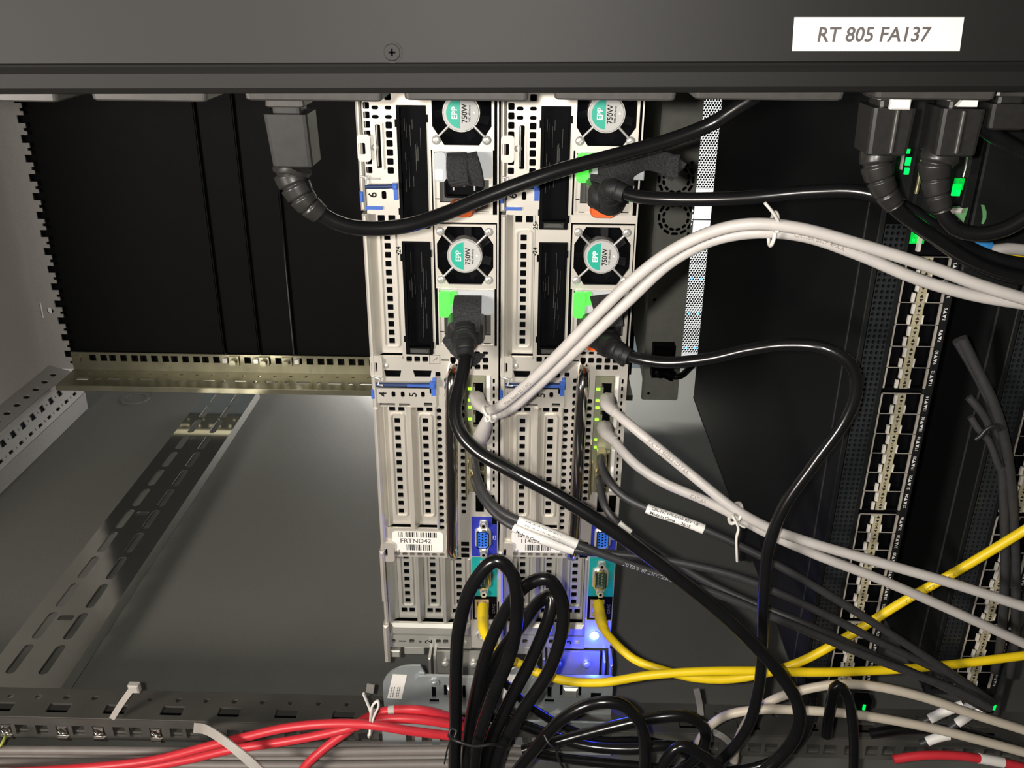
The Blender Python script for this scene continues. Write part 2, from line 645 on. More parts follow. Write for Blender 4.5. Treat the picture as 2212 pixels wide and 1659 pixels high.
# ---- mounting rails
def eia(a_start, a_end):
    """EIA hole positions along a"""
    out = []
    a = a_start
    seq = (15.9, 12.65, 15.9)
    k = 0
    while a < a_end:
        out.append(a)
        a += seq[k % 3]
        k += 1
    return out

holeA = eia(-624.5, 120)
rail = thing('mounting_rail', 'zinc front mounting rail with square holes along the black blanking panels', 'rack rail', (-300, -529, FR))
RO = (-300, -529, FR)
hs = [rect(a - 4.75, a + 4.75, -515, -505.5) for a in holeA]
child_abs('flange', plate(rect(-655, 140, -529, -502), hs, FR - 1, FR + 1), ZINC, rail, RO)
hs = []
a = -628
k = 0
while a < 120:
    hs.append(rrect(a - 9, a + 9, -1182, -1175, 1))
    hs.append(circ(a, -1199, 2.6, 10))
    hs.append(circ(a + 22.2, -1199, 2.6, 10))
    hs.append(circ(a + 22.2, -1178, 4.0, 10))
    a += 44.45
child_abs('side_flange', plate(rect(-655, 140, -1213, -1156), hs, -530.5, -528.5, lambda x, y, t: (x, t, y)), ZINC, rail, RO)
child_abs('rear_lip', Geo().box(-655, 140, -536, -529, -1157, -1155), ZINC, rail, RO)
for px, kind in ((486, 0), (506, 1), (553, 0), (571, 1), (620, 1), (641, 0)):
    p = at(px, 775, c=FR + 2)
    if kind == 0:
        g = Geo().box(p.x - 4.2, p.x + 4.2, -514.5, -506, FR + 0.5, FR + 5, 1.0)
        child_abs('cage_nut', g, SCREWM, rail, RO)
    else:
        g = Geo().box(p.x - 7, p.x + 7, -517, -504, FR + 1, FR + 5).cyl((p.x, -511, FR + 5), 4.5, 0, 7, 12)
        child_abs('cage_nut', g, ZINC, rail, RO)
p = at(166, 775, c=FR + 2)
child_abs('screw', Geo().cyl((p.x, p.y, FR + 1), 6, 0, 2.5, 14).box(p.x - 4, p.x + 4, p.y - .6, p.y + .6, FR + 3.4, FR + 3.8), ZINC, rail, RO)

RR = -541.0
rr_ = thing('mounting_rail', 'dull rear mounting rail with round holes and cage nuts under the servers', 'rack rail', (-200, -529, RR))
RO2 = (-200, -529, RR)
a0 = at(78, 1515, b=-529).x
hs = []
k = -8
while a0 + 22.3 * k < 420:
    hs.append(circ(a0 + 22.3 * k, -562.5, 2.6, 12))
    k += 1
s0 = at(125, 1533, b=-529).x
k = -6
while s0 + 44.6 * k < 410:
    hs.append(rrect(s0 + 44.6 * k - 8.5, s0 + 44.6 * k + 8.5, -556, -546, 1))
    k += 1
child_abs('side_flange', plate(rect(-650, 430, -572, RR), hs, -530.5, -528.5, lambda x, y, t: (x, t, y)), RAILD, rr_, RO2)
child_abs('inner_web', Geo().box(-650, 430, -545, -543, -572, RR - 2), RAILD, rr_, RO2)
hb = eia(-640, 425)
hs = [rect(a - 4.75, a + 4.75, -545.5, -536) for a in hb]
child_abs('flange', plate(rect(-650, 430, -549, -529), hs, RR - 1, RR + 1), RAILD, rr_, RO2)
child_abs('rail_hole_shade', Geo().box(-650, 430, -548, -530, RR - 9, RR - 8), BLACKIN, rr_, RO2)  # added black sheet, painted shade behind the square holes
for px in (20, 116, 205, 338):
    p = at(px, 1572, c=RR + 2)
    a = min(hb, key=lambda q: abs(q - p.x))
    g = Geo().box(a - 4.2, a + 4.2, -545, -537, RR - 6, RR + 1.5, 1.0).box(a - 4.4, a + 4.4, -549.5, -546, RR, RR + 3, 0.8).tube([(a - 3, -540, RR + 2), (a, -541, RR + 4), (a + 3.5, -543, RR + 2.5)], 1.2, 8)
    child_abs('cage_nut', g, CHROME, rr_, RO2)

# ---- depth strut with slots
st = thing('depth_strut', 'slotted zinc strut running from rear rail to front rail above the side panel', 'strut', (-434, -565, -900))
SO = (-434, -565, -900)
hs = []
y = -1222
k = 0
while y + 38 < -606:
    for ca in (-450.5, -421.5):
        hs.append(rrect(ca - 4.3, ca + 4.3, y, y + 39, 4.0))
    if k in (3, 7, 11):
        hs.append(rrect(-443, -429, y + 4, y + 12, 2))
    y += 46.3
    k += 1
for ca in (-450.5, -421.5):
    hs.append(circ(ca, -601, 4.4, 12, 3.4))
child_abs('slotted_web', plate(rect(-471, -397, -1232, -594), hs, -566, -564.5, lambda x, y, t: (x, t, y)), STRUT, st, SO)
child_abs('side_lip', Geo().box(-471, -469, -578, -566, -1232, -594), STRUT, st, SO)
child_abs('side_lip', Geo().box(-399, -397, -578, -566, -1232, -594), STRUT, st, SO)

# ---- blanking panels closing the front
bl = [(-672, -437.2, 'wide black blanking panel nearest the white rack roof'),
      (-436.2, -387.2, 'second black blanking panel from the rack roof'),
      (-386.2, -337.4, 'third black blanking panel, beside the bright seam'),
      (-336, -106, 'broad black blanking panel beside the upper server'),
      (80, 144, 'black blanking panel between lower server and olive console')]
for a0_, a1_, lb in bl:
    g = Geo().box(a0_, a1_, -527, -35, FR - 13, FR - 11).box(a0_, a0_ + 1.2, -503, -35, FR - 11, FR - 3).box(a1_ - 1.2, a1_, -503, -35, FR - 11, FR - 3)
    tag(link('blanking_panel', g, BLANKM), lb, 'panel', 'blanking panels')

# ================================================================ servers
SVO = (-100.0, -42.0, -586.0)      # local origin: u = a+100, v measured down from b = -42


def rv(u0, u1, v0, v1):
    return rect(u0, u1, -v1, -v0)


def rrv(u0, u1, v0, v1, r, seg=3):
    return rrect(u0, u1, -v1, -v0, r, seg)


def build_psu(root, loc, name='power_supply'):
    """local axes centred on the fan; y = up the photo"""
    oc = [(-10.7, 19.4), (10.9, 19.4), (18.6, 8), (18.6, -8), (10.9, -19.4), (-10.7, -19.4), (-18.0, -8), (-18.0, 8)]
    g = plate(rect(-19.3, 20.3, -22.3, 20.8), [oc], -1.2, 0.6)
    g.merge(plate(rect(-18.0, 19.3, -62.3, -22.3), [rect(-14.3, 16.9, -55.3, -40.8)], -1.2, 0.2))
    g.box(-18.2, -17.2, -62.3, -22.3, -1.2, 1.6).box(18.5, 19.4, -62.3, -22.3, -1.2, 1.6).box(-18, 19.4, -62.6, -61.6, -1.2, 1.4)
    ps = link(name, g, STEEL, root, loc=loc)
    link('hinge_line', Geo().box(-18, -14.5, -53.3, -52.7, .2, .35).box(-17.6, -16.6, -39, -24, .2, .4).box(-15, -11, -61.2, -60.7, .2, .4).box(12, 17, -61.2, -60.7, .2, .4), BLACKIN, ps)
    link('fan_housing', Geo().box(-19, 19.5, -21, 20.5, -22, -14), BLACKIN, ps)
    g = Geo()
    for k in range(4):
        w = R_(45 + 90 * k)
        e = 21.5
        g.tube([(9 * math.cos(w), 9 * math.sin(w), .3), (e * math.cos(w), e * math.sin(w), .3)], 0.85, 6)
    link('grille_spokes', g, SCREWM, ps)
    g = Geo()
    for k in range(7):
        w0 = 2 * math.pi * k / 7 + .2
        pts = []
        for rr, dw, z in ((9, 0, -5), (18, .25, -5), (18, .75, -11), (9, .6, -11)):
            pts.append((rr * math.cos(w0 + dw), rr * math.sin(w0 + dw), z))
        g.add(pts, [(0, 1, 2, 3)])
    link('fan_blades', g, BLADE, ps)
    g = Geo().cyl((0, 0, 0), 11.5, -9, .6, 32).cyl((0, 0, 0), 11.0, .6, 1.1, 32, r2=10.6)
    link('fan_hub', g, SCREWM, ps)
    link('sticker', Geo().cyl((0, 0, 0), 10.4, 1.1, 1.25, 36), STICK, ps)
    arc = [(-0.6, -9.2)] + [(9.2 * math.cos(R_(w)), 9.2 * math.sin(R_(w))) for w in range(264, 95, -12)] + [(-0.6, 9.2)]
    link('green_field', plate(arc, [], 1.22, 1.32), EPPG, ps)
    link('lettering', text_up('EPP', 4.9, -3.9, 0.0, 1.36), LABELW, ps)
    link('lettering', text_up('750W', 4.7, 2.2, -0.2, 1.36, .95), INK, ps)
    link('lettering', text_up('94% efficiency', 1.75, 5.2, -0.2, 1.36), INK, ps)
    link('rivet', Geo().cyl((8.0, 0.4, 1.2), .65, 0, .25, 10), LABELW, ps)
    for x, y in ((-15.6, 16), (15.7, 16), (-15.6, -16.4), (15.7, -16.2)):
        g = Geo().dome((x, y, .6), 3.0, 1.3)
        s_ = link('screw', g, SCREWM, ps)
        link('screw_slot', Geo().box(x - 1.5, x + 1.5, y - .35, y + .35, 1.5, 2.0).box(x - .35, x + .35, y - 1.5, y + 1.5, 1.5, 2.0), STEEL_D, ps)
    link('handle_plate', plate(rrect(-16.6, 19, -39.3, -23, 1.5), [], .4, 2.0), PLASTG, ps)
    link('socket_recess', Geo().box(-14.3, 16.9, -55.3, -40.8, -4, -2.6), RECESS, ps)
    inl = rrect(-11.0, 13.5, -51.6, -40.2, 1.6)
    g = plate(inl, [rrect(-9.8, 12.3, -50.4, -41.4, 1.6)], -2.6, 3.4)
    g.merge(plate(inl, [], -2.6, -1.6)).box(-7.5, 10, -48.4, -43.2, -1.6, 1.8)
    link('inlet', g, BLACKPL, ps)
    for x, y in ((-5.2, -45.2), (8.0, -45.2), (1.4, -42.7)):
        link('inlet_pin', Geo().box(x - .5, x + .5, y - 1.6, y + 1.6, 1.8, 3.2), SCREWM, ps)
    kn = Geo()
    rings = []
    for z, sc in ((0, .9), (3, .92), (10, 1.0), (13, .98), (14.5, .86)):
        rings.append([(.0 + (p[0]) * sc, -57.0 + p[1] * sc, z) for p in rrect(-8.5, 8.5, -4.6, 4.6, 4.2, 4)])
    kn.loft(rings, True)
    link('release_latch', kn, ORANGE, ps)
    return ps


def led_tab(ps, lit=True):
    g = plate(rrect(-17.3, -9.6, -41.4, -23.2, 2.4), [], 2.0, 4.6)
    g.merge(plate(rrect(-9.8, -5.4, -33, -23.2, 1.8), [], 2.0, 3.4))
    link('status_tab', g, LEDTAB if lit else PLASTG, ps)['label'] = 'lit green status tab' if lit else 'unlit clear status tab'
    link('tab_window', plate(rrect(-16.4, -11.5, -39.8, -33.5, .6), [], 4.5, 4.9), LEDTAB if lit else PLASTW, ps)


def build_server():
    root = thing('rack_server', '', 'server', SVO, 'rack servers')
    # body
    link('chassis', Geo().box(-6.5, 77.5, -446, -14, -640, -12), STEEL_D, root)
    link('interior_shade', Geo().box(-5.5, 77, -445.5, -15, -11, -8), BLACKIN, root)  # black sheet, stands in for shade seen through the panel holes
    H_ = []
    S = 4.1
    for v in (22.9, 28.6, 34.3, 39.9, 45.6, 51.3, 67.9, 73.5):
        H_.append(csq(-3.4, -v, 3.9, S))
    for u in (2.0, 10.1):
        H_ += [csq(u, -29, S, S), csq(u, -35.5, 4.3, 2.3, 1.1), csq(u, -41.0, 4.3, 2.3, 1.1)]
        H_ += [csq(u, -22.5, 4.3, 2.3, 1.1)]
    for k in range(6):
        H_.append(csq(10.1, -(45.9 + 5.55 * k), 4.1, 4.1))
    H_.append(rrv(1.7, 5.0, 45.3, 72, .8))
    H_.append(rrv(14.9, 33.4, 33.8, 110.5, .5))
    H_.append(rrv(15.2, 33.8, 119, 197.6, .5))
    H_.append(rv(35.6, 77, 15.5, 101))
    H_.append(rv(35.6, 77, 106.2, 191.2))
    H_.append(csq(5.1, -89.2, 3.0, 5.2, 1))
    H_.append(rv(-5.6, 12.6, 101.6, 199.5))
    for u in (17, 22.5, 27.9, 47, 52.5, 58, 63.7, 69.2):
        H_.append(csq(u, -201.5, 3.9, 3.9))
    for u in (47, 52.5, 58, 63.7, 69.2):
        H_.append(csq(u, -196.3, 3.9, 2.3, 1))
    for u in (58, 63.7, 69.2):
        H_.append(csq(u, -206.6, 3.9, 3.7))
    H_.append([(-.7, -210.2), (11.2, -210.2), (10.2, -215.1), (.3, -215.1)])
    H_.append([(19.3, -209.9), (32.1, -209.9), (31.2, -214.8), (20.5, -214.8)])
    H_.append(csq(36.4, -212.6, 3.6, 3.4))
    H_.append(rv(-5, 33.6, 222.4, 236.8))
    H_.append(rv(-5.6, 33.8, 238, 337.6))
    for k in range(18):
        H_.append(csq(36.5, -(240.4 + 5.66 * k), 3.5, 3.7, 1.2))
    for k in range(19):
        H_.append(csq(42.5, -(217 + 5.66 * k), 3.7, 3.7, 1.1))
    for k in range(17):
        H_.append(csq(52.8, -(232.5 + 5.63 * k), 3.4, 3.7, 1.1))
    H_.append(rv(56.0, 69.4, 212.8, 305.2))
    for k in range(16):
        H_.append(csq(74.9, -(217 + 5.55 * k), 1.5, 3.6, .6))
    H_.append(rv(61.6, 67.6, 307.8, 321.9))
    H_.append(rv(70.3, 75.4, 307.8, 321.9))
    for k in range(8):
        H_.append(csq(2.4 + 5.6 * k, -360.6, 4.0, 2.3, 1))
    H_.append(rv(-5.6, 56.8, 363.2, 424.2))
    H_.append(rv(-6 + .6, 45, 436.6, 445.6))
    pan = link('rear_panel', plate(rv(-6.2, 78, 13, 447), H_, -1.4, 0), STEEL, root)
    # left lip with stepped ears
    g = Geo().box(-9.8, -6.6, -99, -13, -60, 2.6, 1.2).box(-9.4, -5.8, -238, -101, -60, 3.4, 1.2).box(-9.4, -6.0, -356, -238, -60, 3.4, 1.2)
    g.box(-10.6, -7.0, -402, -356, -60, 5.5, 1.4).box(-9.8, -6.8, -426, -400, -60, 4.0, 1.2).box(-10.8, -6.6, -459, -423, -30, 7.5, 1.6)
    link('side_lip', g, STEEL, root)
    for v0, u1 in ((56.3, -1.4), (203.3, -1.2), (354.2, .6)):
        g = plate(rrv(-9.6, u1, v0 - 5, v0 + 11.5, 2.2), [rrv(-8.9, -4.6, v0, v0 + 7, .8)], .4, 3.2)
        e = link('cover_ear', g, STEEL, root)
        link('ear_hole_shade', Geo().box(-9.2, -4.4, -(v0 + 7.4), -(v0 - .4), .42, .6), BLACKIN, e)  # black sheet paints the shade inside the ear hole
        link('cover_hook', Geo().box(-8.9, -6.6, -(v0 + 6), -(v0 + 1), .5, 1.6, .5), SCREWM, e)
        link('dimple', Geo().dome((u1 + 2.2, -(v0 + 3.4), -.6), 2.4, 1.6), STEEL, e)
    # slot lever beside the perforations
    link('card_lever', plate(rrv(.7, 6.2, 44.2, 73, .8), [rrv(1.7, 5.0, 45.3, 72, .8)], 0, 1.6).box(4.9, 5.9, -66, -52, -2, 1.2).box(2.1, 2.6, -71, -46, -4, .2), STEEL, root)
    # black drive-bay blanks
    for v0, v1 in ((33.8, 110.5), (119, 197.6)):
        o = 0.25 if v0 > 100 else 0
        g = plate(rrv(15.0 + o, 33.3 + o, v0 + .1, v1 - .1, .5), [rrv(17.0 + o, 32.2 + o, v0 + 1.0, v1 - 5.5, .4)], -2, 1.6)
        g.box(17 + o, 32.2 + o, -(v1 - 5.5), -(v0 + 1), -7.5, -6.5)
        bay = link('bay_blank', g, BLACKPL, root)
        g = Geo()
        for k in range(14):
            x = 18 + o + random.random() * 13
            yy = v0 + 6 + random.random() * (v1 - v0 - 30)
            g.box(x, x + .22, -yy - 5 - random.random() * 12, -yy, -6.5, -6.0)
        link('ridge', g, RECESS, bay)
        for x0, x1, y0, y1 in ((14.0, 15.2, v0 + 8.4, v0 + 13), (33.2, 34.4, v0 + 5.5, v0 + 10), (14.2, 15.4, v1 - 13, v1 - 9), (33.3, 34.4, v1 - 9, v1 - 4.5)):
            link('clip', Geo().box(x0, x1, -y1, -y0, .1, 1.4), BLACKPL, bay)
        link('tray_foot', Geo().box(18 + o, 31 + o, -(v1 - 1), -(v1 - 4.5), 1.4, 2.6, .8).box(20.5 + o, 29 + o, -(v1 - 4.4), -(v1 - 2.6), 2.6, 3.2), RECESS, bay)
    # slot 6 section: latch, number, blue touch points
    g = Geo().tube([(-5.5, -83.4, 3.5), (8, -83.0, 3.5), (13.4, -82.4, 3.8)], 1.5, 8)
    lt = link('slot_latch', g, mat('latch_dark_blue', (.03, .05, .13), .35, .2, .1, 60), root)
    link('latch_knob', Geo().box(11.4, 14.8, -84.6, -80.6, 2.6, 6.2, 1).box(11.6, 14.4, -91.8, -84.6, .3, 2.2), BLUEP, lt)
    link('latch_spring', Geo().tube([(-8.6, -77, 2.4), (-5, -77.4, 3), (-5.6, -82, 3), (-2, -82.4, 3)], .8, 6).box(-8.6, 3, -79.5, -78, .2, 1.0), SCREWM, lt)
    link('blue_tab', Geo().box(-9.9, -7.6, -93.5, -86.5, .2, 3.4, .6), BLUEP, lt)
    link('blue_tab', Geo().box(-6.6, 3.8, -98.3, -96.2, .1, 1.6), BLUEP, lt)
    link('slot_number', text_up('6', 7.4, -1.9, -89.2, .12), INK, root)
    link('slot_number', text_up('1', 7.4, 42.0, -201.9, .12), INK, root)
    link('bay_number', text_up('\u25c224', 4.4, 12.9, -127.0 + 1.5, .12), INK, root)
    link('bay_number', text_up('25\u25b8', 4.4, 12.9, -108, .12), INK, root)
    # slot 6 cover
    hs = [csq(5.2, -(117.5 + 6.035 * k), 4.0, 4.0, .4) for k in range(13)] + [csq(1.9, -105.2, 4.6, 4.2, .4), csq(8.8, -105.2, 4.6, 4.2, .4)]
    cv = link('slot_cover', plate(rv(-1.9, 12.4, 102, 199), hs, -5.4, -4.2), STEEL, root)
    link('bead', plate(rrv(-.2, 10.8, 112, 194.8, 3), [rrv(.8, 9.8, 113, 193.8, 2.4)], -4.2, -2.8), STEEL, cv)
    link('slot_wall', Geo().prism([(-6.4, 1.2), (-5.6, 1.2), (-1.7, -4.2), (-1.7, -5.4), (-2.4, -5.4)], -199.3, -101.8, 'b'), STEEL, cv)
    link('slot_sill', Geo().box(-2.5, 12.4, -201.2, -199.4, 0, 1.6), STEEL, cv)
    # symbol box
    g = plate(rv(30.8, 38.2, 198.2, 205.0), [rv(31.2, 37.8, 198.6, 204.6)], .03, .1)
    g.add([(33, -203.4, .1), (34.8, -201.2, .1), (34.2, -201.0, .1), (36.6, -199.6, .1), (35.0, -201.6, .1), (35.6, -201.9, .1)], [(0, 1, 2), (1, 3, 4, 2), (3, 5, 4)])
    link('power_symbol', g, INKG, root)
    # slots 4 and 5
    lt = link('slot_latch', Geo().tube([(-6, -219.7, 3.6), (16, -219.5, 3.6), (33, -219.0, 3.6)], 1.7, 8), mat('latch_dark_blue', (.03, .05, .13)), root)
    link('latch_arm', Geo().box(15.5, 33, -220.4, -218.3, 3.4, 6.0, .8), BLUEP, lt)
    link('latch_knob', Geo().box(31.2, 35.4, -221, -216, 3.0, 7.6, 1.2).box(31.8, 34.8, -227.5, -221, 1.0, 3.2).box(33.0, 35.4, -216.4, -213.8, 2, 4.4), BLUEP, lt)
    link('blue_tab', Geo().box(-9.9, -7.6, -230.5, -223.5, .2, 4.0, .6), BLUEP, lt)
    link('latch_spring', Geo().tube([(-8.6, -213.5, 3.5), (-3, -215, 4), (-4.6, -219, 5), (-1, -219.4, 5)], .9, 6), SCREWM, lt)
    hs = [csq(5.4, -227.3, 2.7, 4.2, 1), csq(11.8, -227.3, 2.7, 4.2, 1), csq(25.9, -227.1, 2.7, 4.2, 1)]
    out = [(-7.4, -223), (30.6, -223), (30.6, -226.6), (35, -226.6), (35, -236.6), (32.2, -236.6), (32.2, -233.4), (26.4, -233.4), (26.4, -236.6), (16.6, -236.6), (16.6, -234.2), (9.0, -234.2), (9.0, -237), (6.2, -237), (6.2, -234.2), (-7.4, -234.2)]
    nb = link('number_plate', plate(out, hs, .8, 2.2), STEEL, root)
    link('slot_number', text_up('4', 7.4, -1.8, -227.4, 2.3), INK, nb)
    link('slot_number', text_up('5', 7.4, 19.2, -227.4, 2.3), INK, nb)
    for uc, v1 in ((6.1, 251.0), (26.0, 250.7)):
        hs = [csq(uc, -(v1 + 6.79 * k), 4.0, 4.0, .4) for k in range(12)] + [csq(uc - 3.2, -241.3, 4.4, 4.2, .4), csq(uc + 3.3, -241.3, 4.4, 4.2, .4)]
        cv = link('slot_cover', plate(rv(uc - 6.6, uc + 7.2, 238.3, 337.2), hs, -5.8, -4.6), STEEL, root)
        link('bead', plate(rrv(uc - 4.9, uc + 5.0, 245, 330, 2.6), [rrv(uc - 4.0, uc + 4.1, 245.9, 329.1, 2.0)], -4.6, -3.0), STEEL, cv)
    link('slot_rib', Geo().prism([(13.2, -6), (13.4, .6), (15.8, 2.2), (16.9, 2.2), (19.6, -4.6), (19.4, -6)], -337.5, -238.2, 'b'), STEEL, root)
    link('slot_rib', Geo().box(33.0, 34.6, -338, -236, -1.6, 2.0, .6), STEEL, root)
    link('slot_rib', Geo().prism([(-6.4, 1.6), (-5.6, 1.6), (-3.6, -2.6), (-2.6, -2.2), (-.6, -4.6), (-.6, -6), (-4, -6)], -337.5, -238.2, 'b'), STEEL, root)
    # shiny carry handle
    pts = smooth([(47.4, -207, -2), (47.2, -208.5, 6), (46.8, -214, 10.5), (46.2, -232, 12), (45.6, -280, 12), (45.0, -330, 12), (44.6, -350, 11), (44.4, -356.5, 6), (44.4, -358, -2)], 3)
    link('carry_handle', Geo().tube(pts, 4.3, 16), CHROME, root)
    # network card
    nic = link('network_card', plate(rv(56.2, 69.2, 213, 305), [rv(59.6, 68.6, 215.5, 232.5), rv(59.6, 68.6, 236.5, 253.5), rv(60, 68.4, 272.2, 287.2), rv(60, 68.4, 288.8, 303.8)], -3, .6), NICM, root)
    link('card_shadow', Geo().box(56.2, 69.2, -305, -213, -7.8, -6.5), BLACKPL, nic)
    for v in (215.5, 236.5):
        link('rj45_jack', plate(rv(59.6, 68.6, v, v + 17), [rv(60.6, 67.6, v + 2.5, v + 15.5)], -3, 1.0).box(60.6, 62, -(v + 12), -(v + 6), -5, .4), NICM, nic)
    for v in (222.7, 231.4, 236.8, 246.0):
        link('link_led', Geo().box(57.0, 59.6, -v - .8, -v + .8, .6, 1.2), LEDG, nic)
    for v in (262.0, 268.0):
        link('link_led', Geo().box(57.4, 59.2, -v - .7, -v + .7, .6, 1.1), LEDG, nic)
    for v in (272.2, 288.8):
        link('sfp_cage', plate(rv(59.4, 68.9, v - .6, v + 15.6), [rv(60.4, 67.9, v + .8, v + 14.2)], -4, 2.2), GOLD, nic)
    link('card_edge', Geo().box(70.0, 72.6, -232, -213, .1, 1.4, .5).box(70, 72.6, -304, -270, .1, 1.4, .5).box(70.2, 72.4, -252, -238, .1, .8), LABELW, nic)
    link('card_edge', Geo().box(54.6, 55.6, -309, -264, .2, 5).box(56.2, 57.0, -306, -280, .2, 3), GOLD, nic)
    # USB
    for u0, u1 in ((61.6, 67.6), (70.3, 75.4)):
        link('usb_port', plate(rv(u0, u1, 307.8, 321.9), [rv(u0 + .5, u1 - .5, 308.4, 321.3)], -6, .5).box(u0 + 1.0, u0 + 2.8, -320, -309.5, -6, -2), BLACKPL, root)
    # VGA and serial connectors
    def dsub(pm, cm, vc, half, slot, holes):
        cp = link('connector_panel', plate(rv(58.5, 77.3, vc[0], vc[1]), [], .05, .5), pm, root)
        y = -(vc[0] + vc[1]) / 2 - slot
        sh = [(63.3, y + half), (69.6, y + half), (71.6, y + half - 2.2), (71.6, y - half + 2.2), (69.6, y - half), (63.3, y - half), (62.3, y - half + 1), (62.3, y + half - 1)]
        fl = [(64.8, y + 15.3), (70.2, y + 15.3), (71, y + half + 1.5), (73, y + half - 2), (73, y - half + 2), (71, y - half - 1.5), (70.2, y - 15.3), (64.8, y - 15.3), (64, y - half - 1.5), (61, y - half + .6), (61, y + half - .6), (64, y + half + 1.5)]
        link('flange', plate(fl, [], .4, 1.3), SCREWM, cp)
        inn = [(67 + (p[0] - 67) * .84, y + (p[1] - y) * .90) for p in sh]
        link('shell', plate(sh, [inn], 1.2, 4.6), CHROME, cp)
        link('core', plate(inn, [], 1.2, 3.6 if holes else 2.0), cm, cp)
        g = Geo()
        if holes:
            for i in range(3):
                for j in range(5):
                    g.cyl((64.3 + 2.4 * i, y + 5.0 - 2.45 * j - (i % 2) * .6, 3.6), .62, 0, .12, 8)
            link('pin_hole', g, BLACKIN, cp)
        else:
            for i in range(2):
                for j in range(5 - i):
                    g.cyl((65.4 + 2.8 * i, y + 5.2 - 2.6 * j - i * 1.3, 2.0), .4, 0, 1.6, 8)
            link('pin', g, STEEL_D, cp)
        for sy in (12.6, -12.8):
            g = Geo().cyl((67.5, y + sy, 1.2), 2.7, 0, 4.0, 6, smooth=False)
            sc = link('jack_screw', g, SCREWM, cp)
            link('screw_bore', Geo().cyl((67.5, y + sy, 5.2), 1.2, 0, .15, 10), BLACKIN, cp)
        return cp, y
    cp, y = dsub(BLUEVGA, BLUECORE, (326.3, 361.2), 7.6, 0.3, True)
    g = plate(rect(74.4, 76.6, y - 1.7, y + 1.7), [rect(74.8, 76.2, y - 1.3, y + 1.3)], .5, .6).box(73.7, 74.0, y - 1.9, y + 1.9, .5, .6)
    link('icon', g, INKW, cp)
    link('port_mark', Geo().box(73.6, 77.2, -332.4, -326.4, .5, .56), BLACKPL, cp)
    cp, y = dsub(TEAL, DGREEN, (361.9, 397.5), 8.2, 0.2, False)
    link('icon', text_up('IOIOI', 2.0, 75.3, y, .6), INKG, cp)
    mg = link('management_port', plate(rv(58.5, 77.3, 397.6, 419.2), [rv(60.4, 71.2, 400.2, 417.2)], .05, .6), BLACKPL, root)
    link('jack_shell', plate(rv(60.4, 71.2, 400.2, 417.2), [rv(62, 70.0, 402.4, 415.6)], -3, 1.4), TAN, mg)
    link('lettering', text_up('iDRAC', 3.1, 75.0, -409, .7), INKG, mg)
    # lower right foot with identification button
    ft = link('foot_plate', plate(rv(57.2, 77.4, 419.6, 446.4), [circ(65.2, -434.6, 4.0, 20)], -1, 1.4), STEEL, root)
    link('button_well', plate(circ(65.2, -434.6, 4.6, 20), [circ(65.2, -434.6, 3.2, 20)], -1.5, 1.9), SCREWM, ft)
    link('mark', text_up('@', 3.4, 72.0, -424, 1.5), INKG, ft)
    # lower slots
    for uc in (7.8, 28.0, 48.0):
        hs = [csq(uc, -(366.8 + 6.74 * k), 4.1, 4.1, .4) for k in range(7)] + [csq(uc - 3.1, -416.3, 4.4, 4.2, .4), csq(uc + 3.1, -416.3, 4.4, 4.2, .4)]
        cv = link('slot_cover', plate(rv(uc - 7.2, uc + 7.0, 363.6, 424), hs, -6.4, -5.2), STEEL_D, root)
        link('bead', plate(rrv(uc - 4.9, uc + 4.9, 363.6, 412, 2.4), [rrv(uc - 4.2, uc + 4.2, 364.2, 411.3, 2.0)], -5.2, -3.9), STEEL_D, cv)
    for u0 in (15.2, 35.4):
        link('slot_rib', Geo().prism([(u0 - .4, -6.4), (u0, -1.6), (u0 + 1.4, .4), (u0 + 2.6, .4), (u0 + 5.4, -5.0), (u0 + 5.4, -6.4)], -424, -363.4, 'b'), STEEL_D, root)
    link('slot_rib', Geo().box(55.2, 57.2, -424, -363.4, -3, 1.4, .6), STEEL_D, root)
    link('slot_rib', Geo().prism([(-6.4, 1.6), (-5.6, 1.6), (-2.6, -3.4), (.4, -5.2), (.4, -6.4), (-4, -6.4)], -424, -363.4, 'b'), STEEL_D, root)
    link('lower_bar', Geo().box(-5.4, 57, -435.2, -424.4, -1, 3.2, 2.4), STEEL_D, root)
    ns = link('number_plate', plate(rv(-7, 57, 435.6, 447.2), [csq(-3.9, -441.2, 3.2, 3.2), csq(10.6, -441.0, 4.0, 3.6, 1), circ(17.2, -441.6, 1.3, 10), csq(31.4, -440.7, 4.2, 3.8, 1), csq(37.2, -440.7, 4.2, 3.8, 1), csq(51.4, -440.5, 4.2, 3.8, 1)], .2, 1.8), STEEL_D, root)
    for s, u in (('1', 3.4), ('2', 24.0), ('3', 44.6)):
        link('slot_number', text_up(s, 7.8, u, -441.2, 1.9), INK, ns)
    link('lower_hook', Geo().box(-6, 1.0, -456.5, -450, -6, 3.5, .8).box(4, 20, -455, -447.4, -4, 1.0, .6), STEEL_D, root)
    # service tag
    lb = link('service_tag', plate(rrv(-.8, 37.2, 340.4, 358.4, 2.6), [], .05, .5), LABELW, root)
    lb['label'] = 'white service tag with barcodes'
    g = Geo()
    random.seed(3)
    x = 4.0
    while x < 33:
        w = random.choice((.3, .3, .6, .9))
        g.box(x, x + w, -345.4, -340.9, .5, .54)
        x += w + random.choice((.4, .5, .9))
    x = 9.5
    while x < 29:
        w = random.choice((.4, .4, .8))
        g.box(x, x + w, -356.8, -351.6, .5, .54)
        x += w + random.choice((.5, .6, 1.0))
    link('barcode', g, INK, lb)
    # corner marks near the tag
    g = Geo()
    for i in range(3):
        g.box(50.5, 56.4, -352 - 5.2 * i, -348.6 - 5.2 * i, .1, .35)
    link('vent', g, BLACKIN, root)
    return root


